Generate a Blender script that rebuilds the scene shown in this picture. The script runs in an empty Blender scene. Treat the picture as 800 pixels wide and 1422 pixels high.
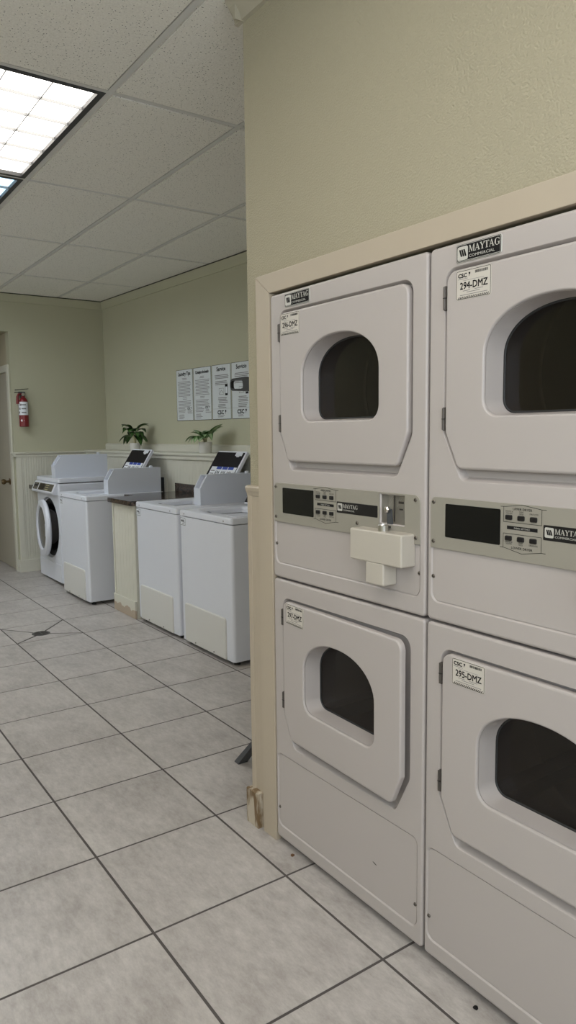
import bpy, bmesh, math, random
from mathutils import Vector, Matrix
from mathutils.geometry import tessellate_polygon
random.seed(7)
C = bpy.context.scene.collection
PI = math.pi

# ------------------------------------------------------------------ materials
def lin(c):
    c = c / 255.0
    return c / 12.92 if c <= 0.04045 else ((c + 0.055) / 1.055) ** 2.4
def rgb(r, g, b): return (lin(r), lin(g), lin(b), 1)

def mat(name, col, rough=0.5, metal=0.0, spec=0.5, bump=0.0, bscale=200.0, var=0.0, vscale=8.0, coat=0.0, bdist=0.002):
    m = bpy.data.materials.new(name); m.use_nodes = True
    nt = m.node_tree; b = nt.nodes['Principled BSDF']
    b.inputs['Base Color'].default_value = col
    b.inputs['Roughness'].default_value = rough
    b.inputs['Metallic'].default_value = metal
    b.inputs['Specular IOR Level'].default_value = spec
    b.inputs['Coat Weight'].default_value = coat
    tc = nt.nodes.new('ShaderNodeTexCoord')
    if var > 0:
        n = nt.nodes.new('ShaderNodeTexNoise'); n.inputs['Scale'].default_value = vscale
        n.inputs['Detail'].default_value = 5
        nt.links.new(tc.outputs['Object'], n.inputs['Vector'])
        mx = nt.nodes.new('ShaderNodeMix'); mx.data_type = 'RGBA'
        mx.inputs['A'].default_value = tuple(x * (1 - var) for x in col[:3]) + (1,)
        mx.inputs['B'].default_value = tuple(min(1, x * (1 + var)) for x in col[:3]) + (1,)
        nt.links.new(n.outputs['Fac'], mx.inputs['Factor'])
        nt.links.new(mx.outputs['Result'], b.inputs['Base Color'])
    if bump > 0:
        n2 = nt.nodes.new('ShaderNodeTexNoise'); n2.inputs['Scale'].default_value = bscale
        n2.inputs['Detail'].default_value = 3
        nt.links.new(tc.outputs['Object'], n2.inputs['Vector'])
        bp = nt.nodes.new('ShaderNodeBump'); bp.inputs['Strength'].default_value = bump
        bp.inputs['Distance'].default_value = bdist
        nt.links.new(n2.outputs['Fac'], bp.inputs['Height'])
        nt.links.new(bp.outputs['Normal'], b.inputs['Normal'])
    return m

def emit(name, col, strength):
    m = bpy.data.materials.new(name); m.use_nodes = True
    nt = m.node_tree; b = nt.nodes['Principled BSDF']
    b.inputs['Base Color'].default_value = col
    b.inputs['Emission Color'].default_value = col
    b.inputs['Emission Strength'].default_value = strength
    return m

def glass_mat(name, tint, rough=0.05, mixf=0.5):
    m = bpy.data.materials.new(name); m.use_nodes = True
    nt = m.node_tree; out = nt.nodes['Material Output']
    nt.nodes.remove(nt.nodes['Principled BSDF'])
    t = nt.nodes.new('ShaderNodeBsdfTransparent'); t.inputs['Color'].default_value = tint
    g = nt.nodes.new('ShaderNodeBsdfGlossy'); g.inputs['Roughness'].default_value = rough
    g.inputs['Color'].default_value = (1, 1, 1, 1)
    geo = nt.nodes.new('ShaderNodeNewGeometry')          # Schlick from |N.I|, the same on both faces
    dt = nt.nodes.new('ShaderNodeVectorMath'); dt.operation = 'DOT_PRODUCT'
    nt.links.new(geo.outputs['Normal'], dt.inputs[0]); nt.links.new(geo.outputs['Incoming'], dt.inputs[1])
    ab = nt.nodes.new('ShaderNodeMath'); ab.operation = 'ABSOLUTE'; nt.links.new(dt.outputs['Value'], ab.inputs[0])
    iv = nt.nodes.new('ShaderNodeMath'); iv.operation = 'SUBTRACT'; iv.inputs[0].default_value = 1.0; nt.links.new(ab.outputs[0], iv.inputs[1])
    pw = nt.nodes.new('ShaderNodeMath'); pw.operation = 'POWER'; nt.links.new(iv.outputs[0], pw.inputs[0]); pw.inputs[1].default_value = 5.0
    fr = nt.nodes.new('ShaderNodeMath'); fr.operation = 'MULTIPLY_ADD'; nt.links.new(pw.outputs[0], fr.inputs[0]); fr.inputs[1].default_value = 0.96; fr.inputs[2].default_value = 0.04
    mx = nt.nodes.new('ShaderNodeMixShader')
    nt.links.new(fr.outputs[0], mx.inputs['Fac'])
    nt.links.new(t.outputs['BSDF'], mx.inputs[1]); nt.links.new(g.outputs['BSDF'], mx.inputs[2])
    nt.links.new(mx.outputs['Shader'], out.inputs['Surface'])
    return m

M = {}
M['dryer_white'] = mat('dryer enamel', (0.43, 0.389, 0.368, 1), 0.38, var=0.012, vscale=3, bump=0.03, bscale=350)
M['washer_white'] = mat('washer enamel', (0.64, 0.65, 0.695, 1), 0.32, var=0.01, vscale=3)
M['panel_cream'] = mat('washer access panel plastic', (0.60, 0.585, 0.55, 1), 0.45, bump=0.05, bscale=500)
M['coin_white'] = mat('coin box enamel', (0.58, 0.60, 0.66, 1), 0.35)
M['vault_cream'] = mat('cream painted vault steel', (0.47, 0.43, 0.37, 1), 0.42, bump=0.03, bscale=300)
M['console_grey'] = mat('console aluminium', (0.34, 0.318, 0.27, 1), 0.42, metal=0.25)
M['steel'] = mat('bright steel', (0.6, 0.58, 0.55, 1), 0.28, metal=1.0, bump=0.08, bscale=60)
M['steel_back'] = mat('worn steel plate', (0.42, 0.39, 0.34, 1), 0.42, metal=0.6, var=0.25, vscale=25)
M['dark_steel'] = mat('dark hinge steel', (0.10, 0.088, 0.078, 1), 0.45, metal=0.5)
M['screw'] = mat('screw steel', (0.16, 0.14, 0.12, 1), 0.35, metal=0.8)
M['drum'] = mat('drum steel', (0.21, 0.165, 0.13, 1), 0.5, metal=0.3)
M['black'] = mat('black plastic', (0.012, 0.011, 0.011, 1), 0.4, spec=0.25)
M['black_gloss'] = mat('black display', (0.006, 0.006, 0.006, 1), 0.12, spec=0.3)
M['ink'] = mat('black ink', (0.014, 0.013, 0.013, 1), 0.7, spec=0.1)
M['grey_ink'] = mat('grey ink', (0.22, 0.21, 0.21, 1), 0.8, spec=0.1)
M['label'] = mat('label paper', (0.56, 0.52, 0.46, 1), 0.55)
M['silver'] = mat('badge silver', (0.56, 0.545, 0.50, 1), 0.4, metal=0.2)
M['smoke_glass'] = glass_mat('dryer door glass', (0.46, 0.42, 0.39, 1), 0.08)
M['clear_glass'] = glass_mat('window glass', (0.92, 0.95, 0.95, 1), 0.02)
M['wall'] = mat('textured olive cream paint', (0.37, 0.335, 0.24, 1), 0.75, spec=0.25, bump=0.9, bscale=190, bdist=0.0032, var=0.03, vscale=60)
M['wall_smooth'] = mat('pale green cream paint', (0.45, 0.434, 0.315, 1), 0.7, spec=0.25, var=0.03, vscale=2.5, bump=0.08, bscale=120)
M['trim'] = mat('cream gloss trim paint', (0.43, 0.365, 0.28, 1), 0.45, var=0.03, vscale=9)
M['trim_light'] = mat('pale cream trim paint', (0.58, 0.56, 0.475, 1), 0.5, var=0.025, vscale=6)
M['crown'] = mat('crown trim paint', (0.40, 0.365, 0.28, 1), 0.6)
M['tbar'] = mat('ceiling grid steel', (0.66, 0.65, 0.62, 1), 0.5)
M['gap'] = mat('dark gap', (0.05, 0.045, 0.035, 1), 0.9)  # dark colour standing in for the shadow line round the ceiling
M['cavity'] = mat('unpainted recess board', (0.10, 0.08, 0.06, 1), 0.9)  # one dark brown for the recess boards and ceiling backing
M['fixture_dark'] = mat('fixture frame shadow channel', (0.03, 0.03, 0.03, 1), 0.5)  # near-black frame around each lens
M['louver'] = mat('louver blade', (0.26, 0.26, 0.26, 1), 0.4)
M['lamp'] = emit('fluorescent lens', (1.0, 0.95, 0.88, 1), 5.2)
M['lamp_cool'] = emit('cool fluorescent lens', (0.55, 0.80, 1.0, 1), 1.7)
M['lamp_day'] = emit('daylight fluorescent lens', (0.84, 0.92, 1.0, 1), 10.5)  # for the added off-view fixtures, cool fill on the washers
M['grout'] = mat('grout', (0.075, 0.065, 0.06, 1), 0.9, var=0.25, vscale=6)
M['red'] = mat('red enamel', (0.17, 0.008, 0.012, 1), 0.3)
M['rubber'] = mat('black rubber', (0.015, 0.015, 0.015, 1), 0.6)
M['door_paint'] = mat('door tan paint', (0.40, 0.365, 0.29, 1), 0.55, var=0.03, vscale=3)
M['hall'] = mat('hall tan paint', (0.42, 0.37, 0.26, 1), 0.75, var=0.03, vscale=3)
M['brass'] = mat('aged brass', (0.16, 0.11, 0.06, 1), 0.3, metal=0.9)
M['pot'] = mat('pot ceramic', (0.62, 0.60, 0.56, 1), 0.55)
M['soil'] = mat('soil', (0.04, 0.03, 0.02, 1), 0.95, bump=0.5, bscale=150)
M['leaf_dark'] = mat('deep green leaf', (0.014, 0.036, 0.010, 1), 0.4, var=0.4, vscale=40)
M['leaf_mid'] = mat('mid green leaf', (0.045, 0.13, 0.022, 1), 0.45, var=0.35, vscale=40)
M['leaf_pale'] = mat('pale green leaf centre', (0.30, 0.42, 0.22, 1), 0.5, var=0.3, vscale=50)
M['stem'] = mat('pale stem', (0.45, 0.42, 0.25, 1), 0.6)
M['paper'] = mat('poster paper', (0.60, 0.625, 0.63, 1), 0.5)
M['blue'] = mat('blue print', (0.015, 0.05, 0.32, 1), 0.5)
M['white_print'] = mat('white print', (0.7, 0.72, 0.75, 1), 0.5)
M['lid_inner'] = mat('dark lid lining', (0.008, 0.006, 0.008, 1), 0.45, spec=0.15)
M['tub'] = mat('tub porcelain', (0.30, 0.31, 0.33, 1), 0.35)
M['porthole'] = mat('porthole glass', (0.085, 0.077, 0.072, 1), 0.22)
M['lcd'] = mat('lcd display', (0.10, 0.09, 0.07, 1), 0.25)
M['amber'] = mat('amber display segment', (0.30, 0.27, 0.12, 1), 0.4)
M['slate'] = mat('dark grey painted metal', (0.055, 0.058, 0.064, 1), 0.45)
M['drain'] = mat('drain iron', (0.07, 0.065, 0.06, 1), 0.5, metal=0.5)
M['tan_block'] = None

def stained_mat():
    m = mat('stained cream baseboard', (0.52, 0.46, 0.36, 1), 0.6)
    nt = m.node_tree; b = nt.nodes['Principled BSDF']
    tc = nt.nodes.new('ShaderNodeTexCoord')
    mp = nt.nodes.new('ShaderNodeMapping'); mp.inputs['Scale'].default_value = (30, 30, 9)
    nt.links.new(tc.outputs['Object'], mp.inputs['Vector'])
    n = nt.nodes.new('ShaderNodeTexNoise'); n.inputs['Scale'].default_value = 1.3; n.inputs['Detail'].default_value = 6
    nt.links.new(mp.outputs['Vector'], n.inputs['Vector'])
    r = nt.nodes.new('ShaderNodeValToRGB')
    e = r.color_ramp.elements
    e[0].position = 0.40; e[0].color = (0.16, 0.10, 0.045, 1)
    e[1].position = 0.55; e[1].color = (0.47, 0.41, 0.32, 1)
    nt.links.new(n.outputs['Fac'], r.inputs['Fac'])
    nt.links.new(r.outputs['Color'], b.inputs['Base Color'])
    return m
M['tan_block'] = stained_mat()

def peel_mat():      # cream baseboard with paint peeled to bare tan along its lower part
    m = mat('peeling cream baseboard', (0.58, 0.56, 0.475, 1), 0.6)
    nt = m.node_tree; b = nt.nodes['Principled BSDF']
    tc = nt.nodes.new('ShaderNodeTexCoord')
    sp = nt.nodes.new('ShaderNodeSeparateXYZ'); nt.links.new(tc.outputs['Object'], sp.inputs['Vector'])
    n = nt.nodes.new('ShaderNodeTexNoise'); n.inputs['Scale'].default_value = 9; n.inputs['Detail'].default_value = 4
    nt.links.new(tc.outputs['Object'], n.inputs['Vector'])
    a = nt.nodes.new('ShaderNodeMath'); a.operation = 'MULTIPLY_ADD'
    nt.links.new(n.outputs['Fac'], a.inputs[0]); a.inputs[1].default_value = 0.16; a.inputs[2].default_value = -0.012
    lt = nt.nodes.new('ShaderNodeMath'); lt.operation = 'LESS_THAN'
    nt.links.new(sp.outputs['Z'], lt.inputs[0]); nt.links.new(a.outputs[0], lt.inputs[1])
    mx = nt.nodes.new('ShaderNodeMix'); mx.data_type = 'RGBA'
    mx.inputs['A'].default_value = (0.58, 0.56, 0.475, 1); mx.inputs['B'].default_value = (0.40, 0.32, 0.24, 1)
    nt.links.new(lt.outputs[0], mx.inputs['Factor']); nt.links.new(mx.outputs['Result'], b.inputs['Base Color'])
    return m
M['peel'] = peel_mat()

def tile_mat():
    m = bpy.data.materials.new('porcelain floor tile'); m.use_nodes = True
    nt = m.node_tree; b = nt.nodes['Principled BSDF']
    tc = nt.nodes.new('ShaderNodeTexCoord')
    geo = nt.nodes.new('ShaderNodeNewGeometry')
    wn = nt.nodes.new('ShaderNodeMath'); wn.operation = 'MULTIPLY'; wn.inputs[1].default_value = 37.0
    nt.links.new(geo.outputs['Random Per Island'], wn.inputs[0])
    def noise(scale, detail, sc, rough=0.6, dist=0.0):
        mp = nt.nodes.new('ShaderNodeMapping'); mp.inputs['Scale'].default_value = sc
        nt.links.new(tc.outputs['Object'], mp.inputs['Vector'])
        n = nt.nodes.new('ShaderNodeTexNoise'); n.noise_dimensions = '4D'
        n.inputs['Scale'].default_value = scale; n.inputs['Detail'].default_value = detail
        n.inputs['Roughness'].default_value = rough; n.inputs['Distortion'].default_value = dist
        nt.links.new(mp.outputs['Vector'], n.inputs['Vector']); nt.links.new(wn.outputs[0], n.inputs['W'])
        return n
    n1 = noise(3.0, 6, (1, 1.5, 1), 0.62, 0.35)
    n2 = noise(26, 8, (0.6, 1.5, 1), 0.78)
    mx = nt.nodes.new('ShaderNodeMath'); mx.operation = 'MULTIPLY_ADD'
    nt.links.new(n2.outputs['Fac'], mx.inputs[0]); mx.inputs[1].default_value = 0.85
    m1 = nt.nodes.new('ShaderNodeMath'); m1.operation = 'MULTIPLY'; m1.inputs[1].default_value = 0.62
    nt.links.new(n1.outputs['Fac'], m1.inputs[0]); nt.links.new(m1.outputs[0], mx.inputs[2])
    r = nt.nodes.new('ShaderNodeValToRGB'); e = r.color_ramp.elements
    e[0].position = 0.53; e[0].color = (0.275, 0.248, 0.226, 1)
    e[1].position = 0.92; e[1].color = (0.50, 0.465, 0.435, 1)
    nt.links.new(mx.outputs[0], r.inputs['Fac'])
    nt.links.new(r.outputs['Color'], b.inputs['Base Color'])
    rr = nt.nodes.new('ShaderNodeMapRange'); rr.inputs['To Min'].default_value = 0.34; rr.inputs['To Max'].default_value = 0.52
    nt.links.new(n2.outputs['Fac'], rr.inputs['Value']); nt.links.new(rr.outputs['Result'], b.inputs['Roughness'])
    bp = nt.nodes.new('ShaderNodeBump'); bp.inputs['Strength'].default_value = 0.12; bp.inputs['Distance'].default_value = 0.002
    nt.links.new(n2.outputs['Fac'], bp.inputs['Height']); nt.links.new(bp.outputs['Normal'], b.inputs['Normal'])
    return m
M['tile'] = tile_mat()

def ceil_mat():
    m = bpy.data.materials.new('acoustic ceiling panel'); m.use_nodes = True
    nt = m.node_tree; b = nt.nodes['Principled BSDF']; b.inputs['Roughness'].default_value = 0.9
    b.inputs['Specular IOR Level'].default_value = 0.15
    tc = nt.nodes.new('ShaderNodeTexCoord')
    v = nt.nodes.new('ShaderNodeTexVoronoi'); v.inputs['Scale'].default_value = 115
    nt.links.new(tc.outputs['Object'], v.inputs['Vector'])
    wn = nt.nodes.new('ShaderNodeMath'); wn.operation = 'MULTIPLY'
    sc = nt.nodes.new('ShaderNodeSeparateColor'); nt.links.new(v.outputs['Color'], sc.inputs['Color'])
    nt.links.new(sc.outputs['Red'], wn.inputs[0]); wn.inputs[1].default_value = 0.27
    lt = nt.nodes.new('ShaderNodeMath'); lt.operation = 'LESS_THAN'
    nt.links.new(v.outputs['Distance'], lt.inputs[0]); nt.links.new(wn.outputs[0], lt.inputs[1])
    n = nt.nodes.new('ShaderNodeTexNoise'); n.inputs['Scale'].default_value = 120; n.inputs['Detail'].default_value = 4
    nt.links.new(tc.outputs['Object'], n.inputs['Vector'])
    base = nt.nodes.new('ShaderNodeValToRGB'); e = base.color_ramp.elements
    e[0].position = 0.3; e[0].color = (0.78, 0.755, 0.69, 1); e[1].position = 0.7; e[1].color = (0.90, 0.875, 0.81, 1)
    nt.links.new(n.outputs['Fac'], base.inputs['Fac'])
    mx = nt.nodes.new('ShaderNodeMix'); mx.data_type = 'RGBA'
    nt.links.new(base.outputs['Color'], mx.inputs['A']); mx.inputs['B'].default_value = (0.16, 0.15, 0.13, 1)
    nt.links.new(lt.outputs[0], mx.inputs['Factor']); nt.links.new(mx.outputs['Result'], b.inputs['Base Color'])
    bp = nt.nodes.new('ShaderNodeBump'); bp.inputs['Strength'].default_value = 0.3; bp.inputs['Distance'].default_value = 0.002
    nt.links.new(n.outputs['Fac'], bp.inputs['Height']); nt.links.new(bp.outputs['Normal'], b.inputs['Normal'])
    return m
M['ceil'] = ceil_mat()

def granite_mat():
    m = bpy.data.materials.new('brown granite'); m.use_nodes = True
    nt = m.node_tree; b = nt.nodes['Principled BSDF']; b.inputs['Roughness'].default_value = 0.1
    tc = nt.nodes.new('ShaderNodeTexCoord')
    n = nt.nodes.new('ShaderNodeTexNoise'); n.inputs['Scale'].default_value = 75; n.inputs['Detail'].default_value = 6
    nt.links.new(tc.outputs['Object'], n.inputs['Vector'])
    r = nt.nodes.new('ShaderNodeValToRGB'); e = r.color_ramp.elements
    e[0].position = 0.42; e[0].color = (0.010, 0.008, 0.007, 1); e[1].position = 0.68; e[1].color = (0.14, 0.095, 0.07, 1)
    nt.links.new(n.outputs['Fac'], r.inputs['Fac']); nt.links.new(r.outputs['Color'], b.inputs['Base Color'])
    return m
M['granite'] = granite_mat()

# ------------------------------------------------------------------ mesh builder
class MB:
    def __init__(s): s.v = []; s.f = []; s.m = []; s.mats = []
    def mi(s, m):
        if m not in s.mats: s.mats.append(m)
        return s.mats.index(m)
    def add(s, vs, fs, m):
        o = len(s.v); s.v += [tuple(p) for p in vs]; k = s.mi(m)
        for f in fs: s.f.append(tuple(i + o for i in f)); s.m.append(k)
    def box(s, x0, x1, y0, y1, z0, z1, m, bevel=0.0, seg=2, mtx=None):
        bm = bmesh.new()
        r = bmesh.ops.create_cube(bm, size=1)
        for v in bm.verts:
            v.co = Vector(((x0 + x1) / 2 + v.co.x * (x1 - x0), (y0 + y1) / 2 + v.co.y * (y1 - y0), (z0 + z1) / 2 + v.co.z * (z1 - z0)))
        if bevel > 0:
            bmesh.ops.bevel(bm, geom=bm.edges[:], offset=bevel, segments=seg, affect='EDGES', profile=0.5)
        s.frombm(bm, m, mtx)
    def frombm(s, bm, m, mtx=None):
        bm.verts.index_update()
        vs = [(mtx @ v.co if mtx else v.co) for v in bm.verts]
        s.add(vs, [[v.index for v in f.verts] for f in bm.faces], m); bm.free()
    def loops(s, ls, m, closed=True):
        """bridge successive loops (lists of 3D points of equal length)"""
        n = len(ls[0]); vs = [p for l in ls for p in l]; fs = []
        for k in range(len(ls) - 1):
            for i in range(n if closed else n - 1):
                j = (i + 1) % n
                fs.append((k * n + i, k * n + j, (k + 1) * n + j, (k + 1) * n + i))
        s.add(vs, fs, m)
    def fill(s, outer, holes, m):
        polys = [[Vector(p) for p in outer]] + [[Vector(p) for p in h] for h in holes]
        flat = [p for q in polys for p in q]
        s.add(flat, [t for t in tessellate_polygon(polys)], m)
    def lathe(s, prof, m, n=32, mtx=None):
        """prof: (r, z) pairs revolved about Z"""
        ls = []
        for r, z in prof:
            l = [Vector((r * math.cos(2 * PI * i / n), r * math.sin(2 * PI * i / n), z)) for i in range(n)]
            ls.append([mtx @ p for p in l] if mtx else l)
        s.loops(ls, m)
        if prof[0][0] > 1e-6: s.add(ls[0], [tuple(range(n))[::-1]], m)
        if prof[-1][0] > 1e-6: s.add(ls[-1], [tuple(range(n))], m)
    def tube(s, pts, r, m, n=8):
        pts = [Vector(p) for p in pts]; ls = []
        for i, p in enumerate(pts):
            d = (pts[min(i + 1, len(pts) - 1)] - pts[max(i - 1, 0)]).normalized()
            a = d.orthogonal() if i == 0 else (prev - d * prev.dot(d))
            a.normalize(); prev = a; b = d.cross(a)
            rr = r[i] if isinstance(r, (list, tuple)) else r
            ls.append([p + (a * math.cos(2 * PI * k / n) + b * math.sin(2 * PI * k / n)) * rr for k in range(n)])
        s.loops(ls, m); s.add(ls[0], [tuple(range(n))[::-1]], m); s.add(ls[-1], [tuple(range(n))], m)
    def prism(s, poly, a0, a1, axis, m, bevel=0.0):
        """poly 2D extruded: axis 'x': (y,z); 'y': (x,z); 'z': (x,y)"""
        def P(p, a): return {'x': (a, p[0], p[1]), 'y': (p[0], a, p[1]), 'z': (p[0], p[1], a)}[axis]
        bm = bmesh.new()
        A = [bm.verts.new(P(p, a0)) for p in poly]; B = [bm.verts.new(P(p, a1)) for p in poly]; n = len(poly)
        bm.faces.new(A); bm.faces.new(B[::-1])
        for i in range(n): bm.faces.new((A[i], B[i], B[(i + 1) % n], A[(i + 1) % n]))
        bmesh.ops.recalc_face_normals(bm, faces=bm.faces[:])
        if bevel > 0: bmesh.ops.bevel(bm, geom=bm.edges[:], offset=bevel, segments=2, affect='EDGES', profile=0.5)
        s.frombm(bm, m)
    def text(s, body, x, z, size, y, m, align='CENTER', bold=0.0, sx=1.0, shear=0.0):
        """lettering in the XZ plane facing -Y; (x, z) is the baseline anchor; bold thickens the strokes"""
        cu = bpy.data.curves.new('t', 'FONT'); cu.body = body; cu.size = size; cu.align_x = align
        cu.shear = shear; cu.resolution_u = 2
        ob = bpy.data.objects.new('t', cu); C.objects.link(ob)
        dg = bpy.context.evaluated_depsgraph_get()
        me = bpy.data.meshes.new_from_object(ob.evaluated_get(dg))
        for k, (dx, dz) in enumerate(((0, 0), (-bold, bold), (bold, -bold), (bold, bold), (-bold, -bold)) if bold else ((0, 0),)):
            s.add([(x + v.co.x * sx + dx, y - k * 1e-5, z + v.co.y + dz) for v in me.vertices], [tuple(p.vertices) for p in me.polygons], m)
        bpy.data.objects.remove(ob); bpy.data.curves.remove(cu); bpy.data.meshes.remove(me)
    def maytag(s, x, z, h, y, m):
        """the wordmark in heavy serif capitals"""
        k = h
        def pl(*pts): s.add([(x + px * k, y, z + pz * k) for px, pz in pts], [tuple(range(len(pts)))], m)
        def bar(x0, x1, z0, z1): pl((x0, z0), (x1, z0), (x1, z1), (x0, z1))
        T = 0.20; t = 0.075; f = 0.055
        def M_(o):
            bar(o + 0.09, o + 0.09 + t, 0, 1); bar(o + 0.85, o + 0.85 + T, 0, 1)
            pl((o + 0.07, 1), (o + 0.28, 1), (o + 0.60, 0.10), (o + 0.50, 0.0)); pl((o + 0.50, 0), (o + 0.58, 0.0), (o + 0.92, 1), (o + 0.86, 1))
            bar(o, o + 0.26, 0, f); bar(o + 0.76, o + 1.14, 0, f); bar(o, o + 0.26, 1 - f, 1); bar(o + 0.86, o + 1.14, 1 - f, 1)
        def A_(o):
            pl((o + 0.08, 0), (o + 0.15, 0), (o + 0.47, 0.93), (o + 0.42, 1.0)); pl((o + 0.68, 0), (o + 0.91, 0), (o + 0.52, 1.0), (o + 0.42, 1.0), (o + 0.40, 0.86))
            bar(o + 0.22, o + 0.74, 0.30, 0.30 + t); bar(o, o + 0.27, 0, f); bar(o + 0.56, o + 1.0, 0, f)
        def Y_(o):
            bar(o + 0.38, o + 0.38 + T, 0, 0.50); pl((o + 0.06, 1), (o + 0.29, 1), (o + 0.57, 0.46), (o + 0.40, 0.42)); pl((o + 0.77, 1), (o + 0.84, 1), (o + 0.57, 0.46), (o + 0.50, 0.48))
            bar(o, o + 0.40, 1 - f, 1); bar(o + 0.66, o + 0.93, 1 - f, 1); bar(o + 0.27, o + 0.69, 0, f)
        def T_(o):
            bar(o + 0.33, o + 0.33 + T, 0, 1); bar(o + 0.02, o + 0.84, 1 - t, 1); pl((o + 0.02, 1), (o, 0.72), (o + 0.05, 0.72), (o + 0.16, 1)); pl((o + 0.84, 1), (o + 0.86, 0.72), (o + 0.81, 0.72), (o + 0.70, 1)); bar(o + 0.22, o + 0.64, 0, f)
        def G_(o):
            n = 18; cx, cz = o + 0.50, 0.5
            for i in range(n):
                a0, a1 = math.radians(50 + 262 * i / n), math.radians(50 + 262 * (i + 1) / n)
                def w(a): return 0.05 + 0.17 * abs(math.cos(a)) ** 1.5 * (1 if math.cos(a) < 0 else 0.6)
                q = [(cx + 0.48 * math.cos(a) , cz + 0.52 * math.sin(a)) for a in (a0, a1)] + [(cx + (0.48 - w(a)) * math.cos(a), cz + (0.52 - 0.06 - 0.3 * (w(a) - 0.05)) * math.sin(a)) for a in (a1, a0)]
                pl(*q)
            bar(o + 0.68, o + 0.88, 0.05, 0.44); bar(o + 0.56, o + 0.97, 0.44 - f, 0.44); pl((o + 0.78, 0.98), (o + 0.84, 0.98), (o + 0.84, 0.66), (o + 0.79, 0.66))
        o = 0
        for fn, w in ((M_, 1.13), (A_, 0.92), (Y_, 0.88), (T_, 0.82), (A_, 1.0), (G_, 1.0)): fn(o); o += w
        return o * k
    def rect(s, x0, x1, z0, z1, y, m): s.add([(x0, y, z0), (x1, y, z0), (x1, y, z1), (x0, y, z1)], [(0, 1, 2, 3)], m)
    def line(s, pts, w, y, m):
        for (a, b) in zip(pts[:-1], pts[1:]):
            d = Vector((b[0] - a[0], b[1] - a[1])); d.normalize(); n = Vector((-d.y, d.x)) * w / 2; d *= w / 2
            s.add([(a[0] - d.x - n.x, y, a[1] - d.y - n.y), (b[0] + d.x - n.x, y, b[1] + d.y - n.y),
                   (b[0] + d.x + n.x, y, b[1] + d.y + n.y), (a[0] - d.x + n.x, y, a[1] - d.y + n.y)], [(0, 1, 2, 3)], m)
    def build(s, name, parent=None, smooth=True, org=(0, 0, 0), recalc=True, angle=34):
        me = bpy.data.meshes.new(name)
        me.from_pydata([(p[0] - org[0], p[1] - org[1], p[2] - org[2]) for p in s.v], [], s.f)
        for m in s.mats: me.materials.append(m)
        me.polygons.foreach_set('material_index', s.m)
        bm = bmesh.new(); bm.from_mesh(me)
        bmesh.ops.remove_doubles(bm, verts=bm.verts[:], dist=1e-6)
        if recalc: bmesh.ops.recalc_face_normals(bm, faces=bm.faces[:])
        bm.to_mesh(me); bm.free()
        o = bpy.data.objects.new(name, me); C.objects.link(o)
        if smooth:
            me.polygons.foreach_set('use_smooth', [True] * len(me.polygons))
            me.set_sharp_from_angle(angle=math.radians(angle))
            w = o.modifiers.new('wn', 'WEIGHTED_NORMAL'); w.keep_sharp = True
        if parent: o.parent = parent
        o.location = org
        return o

def fillet(pts, rad, n=6):
    out = []; N = len(pts)
    for i, p in enumerate(pts):
        r = rad[i] if isinstance(rad, (list, tuple)) else rad
        p = Vector(p); a = Vector(pts[i - 1]) - p; b = Vector(pts[(i + 1) % N]) - p
        if r <= 0: out.append((p.x, p.y)); continue
        la, lb = a.length, b.length; a.normalize(); b.normalize()
        ang = a.angle(b); t = min(r / math.tan(ang / 2), la * 0.49, lb * 0.49); r2 = t * math.tan(ang / 2)
        c = p + (a + b).normalized() * (r2 / math.sin(ang / 2))
        s0 = p + a * t - c; s1 = p + b * t - c
        a0 = math.atan2(s0.y, s0.x); a1 = math.atan2(s1.y, s1.x); d = a1 - a0
        while d > PI: d -= 2 * PI
        while d < -PI: d += 2 * PI
        for k in range(n + 1): out.append((c.x + r2 * math.cos(a0 + d * k / n), c.y + r2 * math.sin(a0 + d * k / n)))
    return out
def rrect(x0, x1, z0, z1, r, n=5): return fillet([(x0, z0), (x1, z0), (x1, z1), (x0, z1)], r, n)
def offs(poly, d):
    """offset a CCW outline inwards by d"""
    N = len(poly); out = []
    for i, p in enumerate(poly):
        a = Vector(poly[i - 1]); b = Vector(poly[(i + 1) % N]); p = Vector(p)
        u = (p - a); w = (b - p)
        if u.length < 1e-9: u = w
        if w.length < 1e-9: w = u
        u.normalize(); w.normalize()
        n = Vector((-u.y - w.y, u.x + w.x))
        n = n / max(0.35, n.length_squared / 2)
        out.append((p.x + n.x * d, p.y + n.y * d))
    return out
def at(poly, y): return [(p[0], y, p[1]) for p in poly]

def slab(mb, poly, y_front, y_back, m, edge=0.003, seg=2, back=False):
    """plate with outline poly in XZ, rounded front edge"""
    ls = [at(poly, y_back)]
    for k in range(seg + 1):
        a = PI / 2 * k / seg
        ls.append(at(offs(poly, edge * (1 - math.cos(a))), y_front + edge * (1 - math.sin(a))))
    mb.loops(ls, m); mb.fill(ls[-1], [], m)
    if back: mb.fill(ls[0], [], m)

def thing(name, label, cat, loc=(0, 0, 0), rotz=0.0, group=None):
    o = bpy.data.objects.new(name, None); C.objects.link(o)
    o.empty_display_size = 0.1
    o.location = loc; o.rotation_euler = (0, 0, rotz); o['label'] = label; o['category'] = cat
    if group: o['group'] = group
    return o
def tag(o, label, cat, group=None):
    o['label'] = label; o['category'] = cat
    if group: o['group'] = group
    return o
def struct(o): o['kind'] = 'structure'; return o
def dup(root, loc, rotz=None):
    def cp(o, parent):
        c = o.copy(); C.objects.link(c)
        if parent: c.parent = parent
        for ch in list(o.children): cp(ch, c)
        return c
    r = cp(root, None); r.location = loc
    if rotz is not None: r.rotation_euler = (0, 0, rotz)
    return r
def kids(root, stem): return [c for c in root.children if c.name.split('.')[0] == stem]

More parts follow.
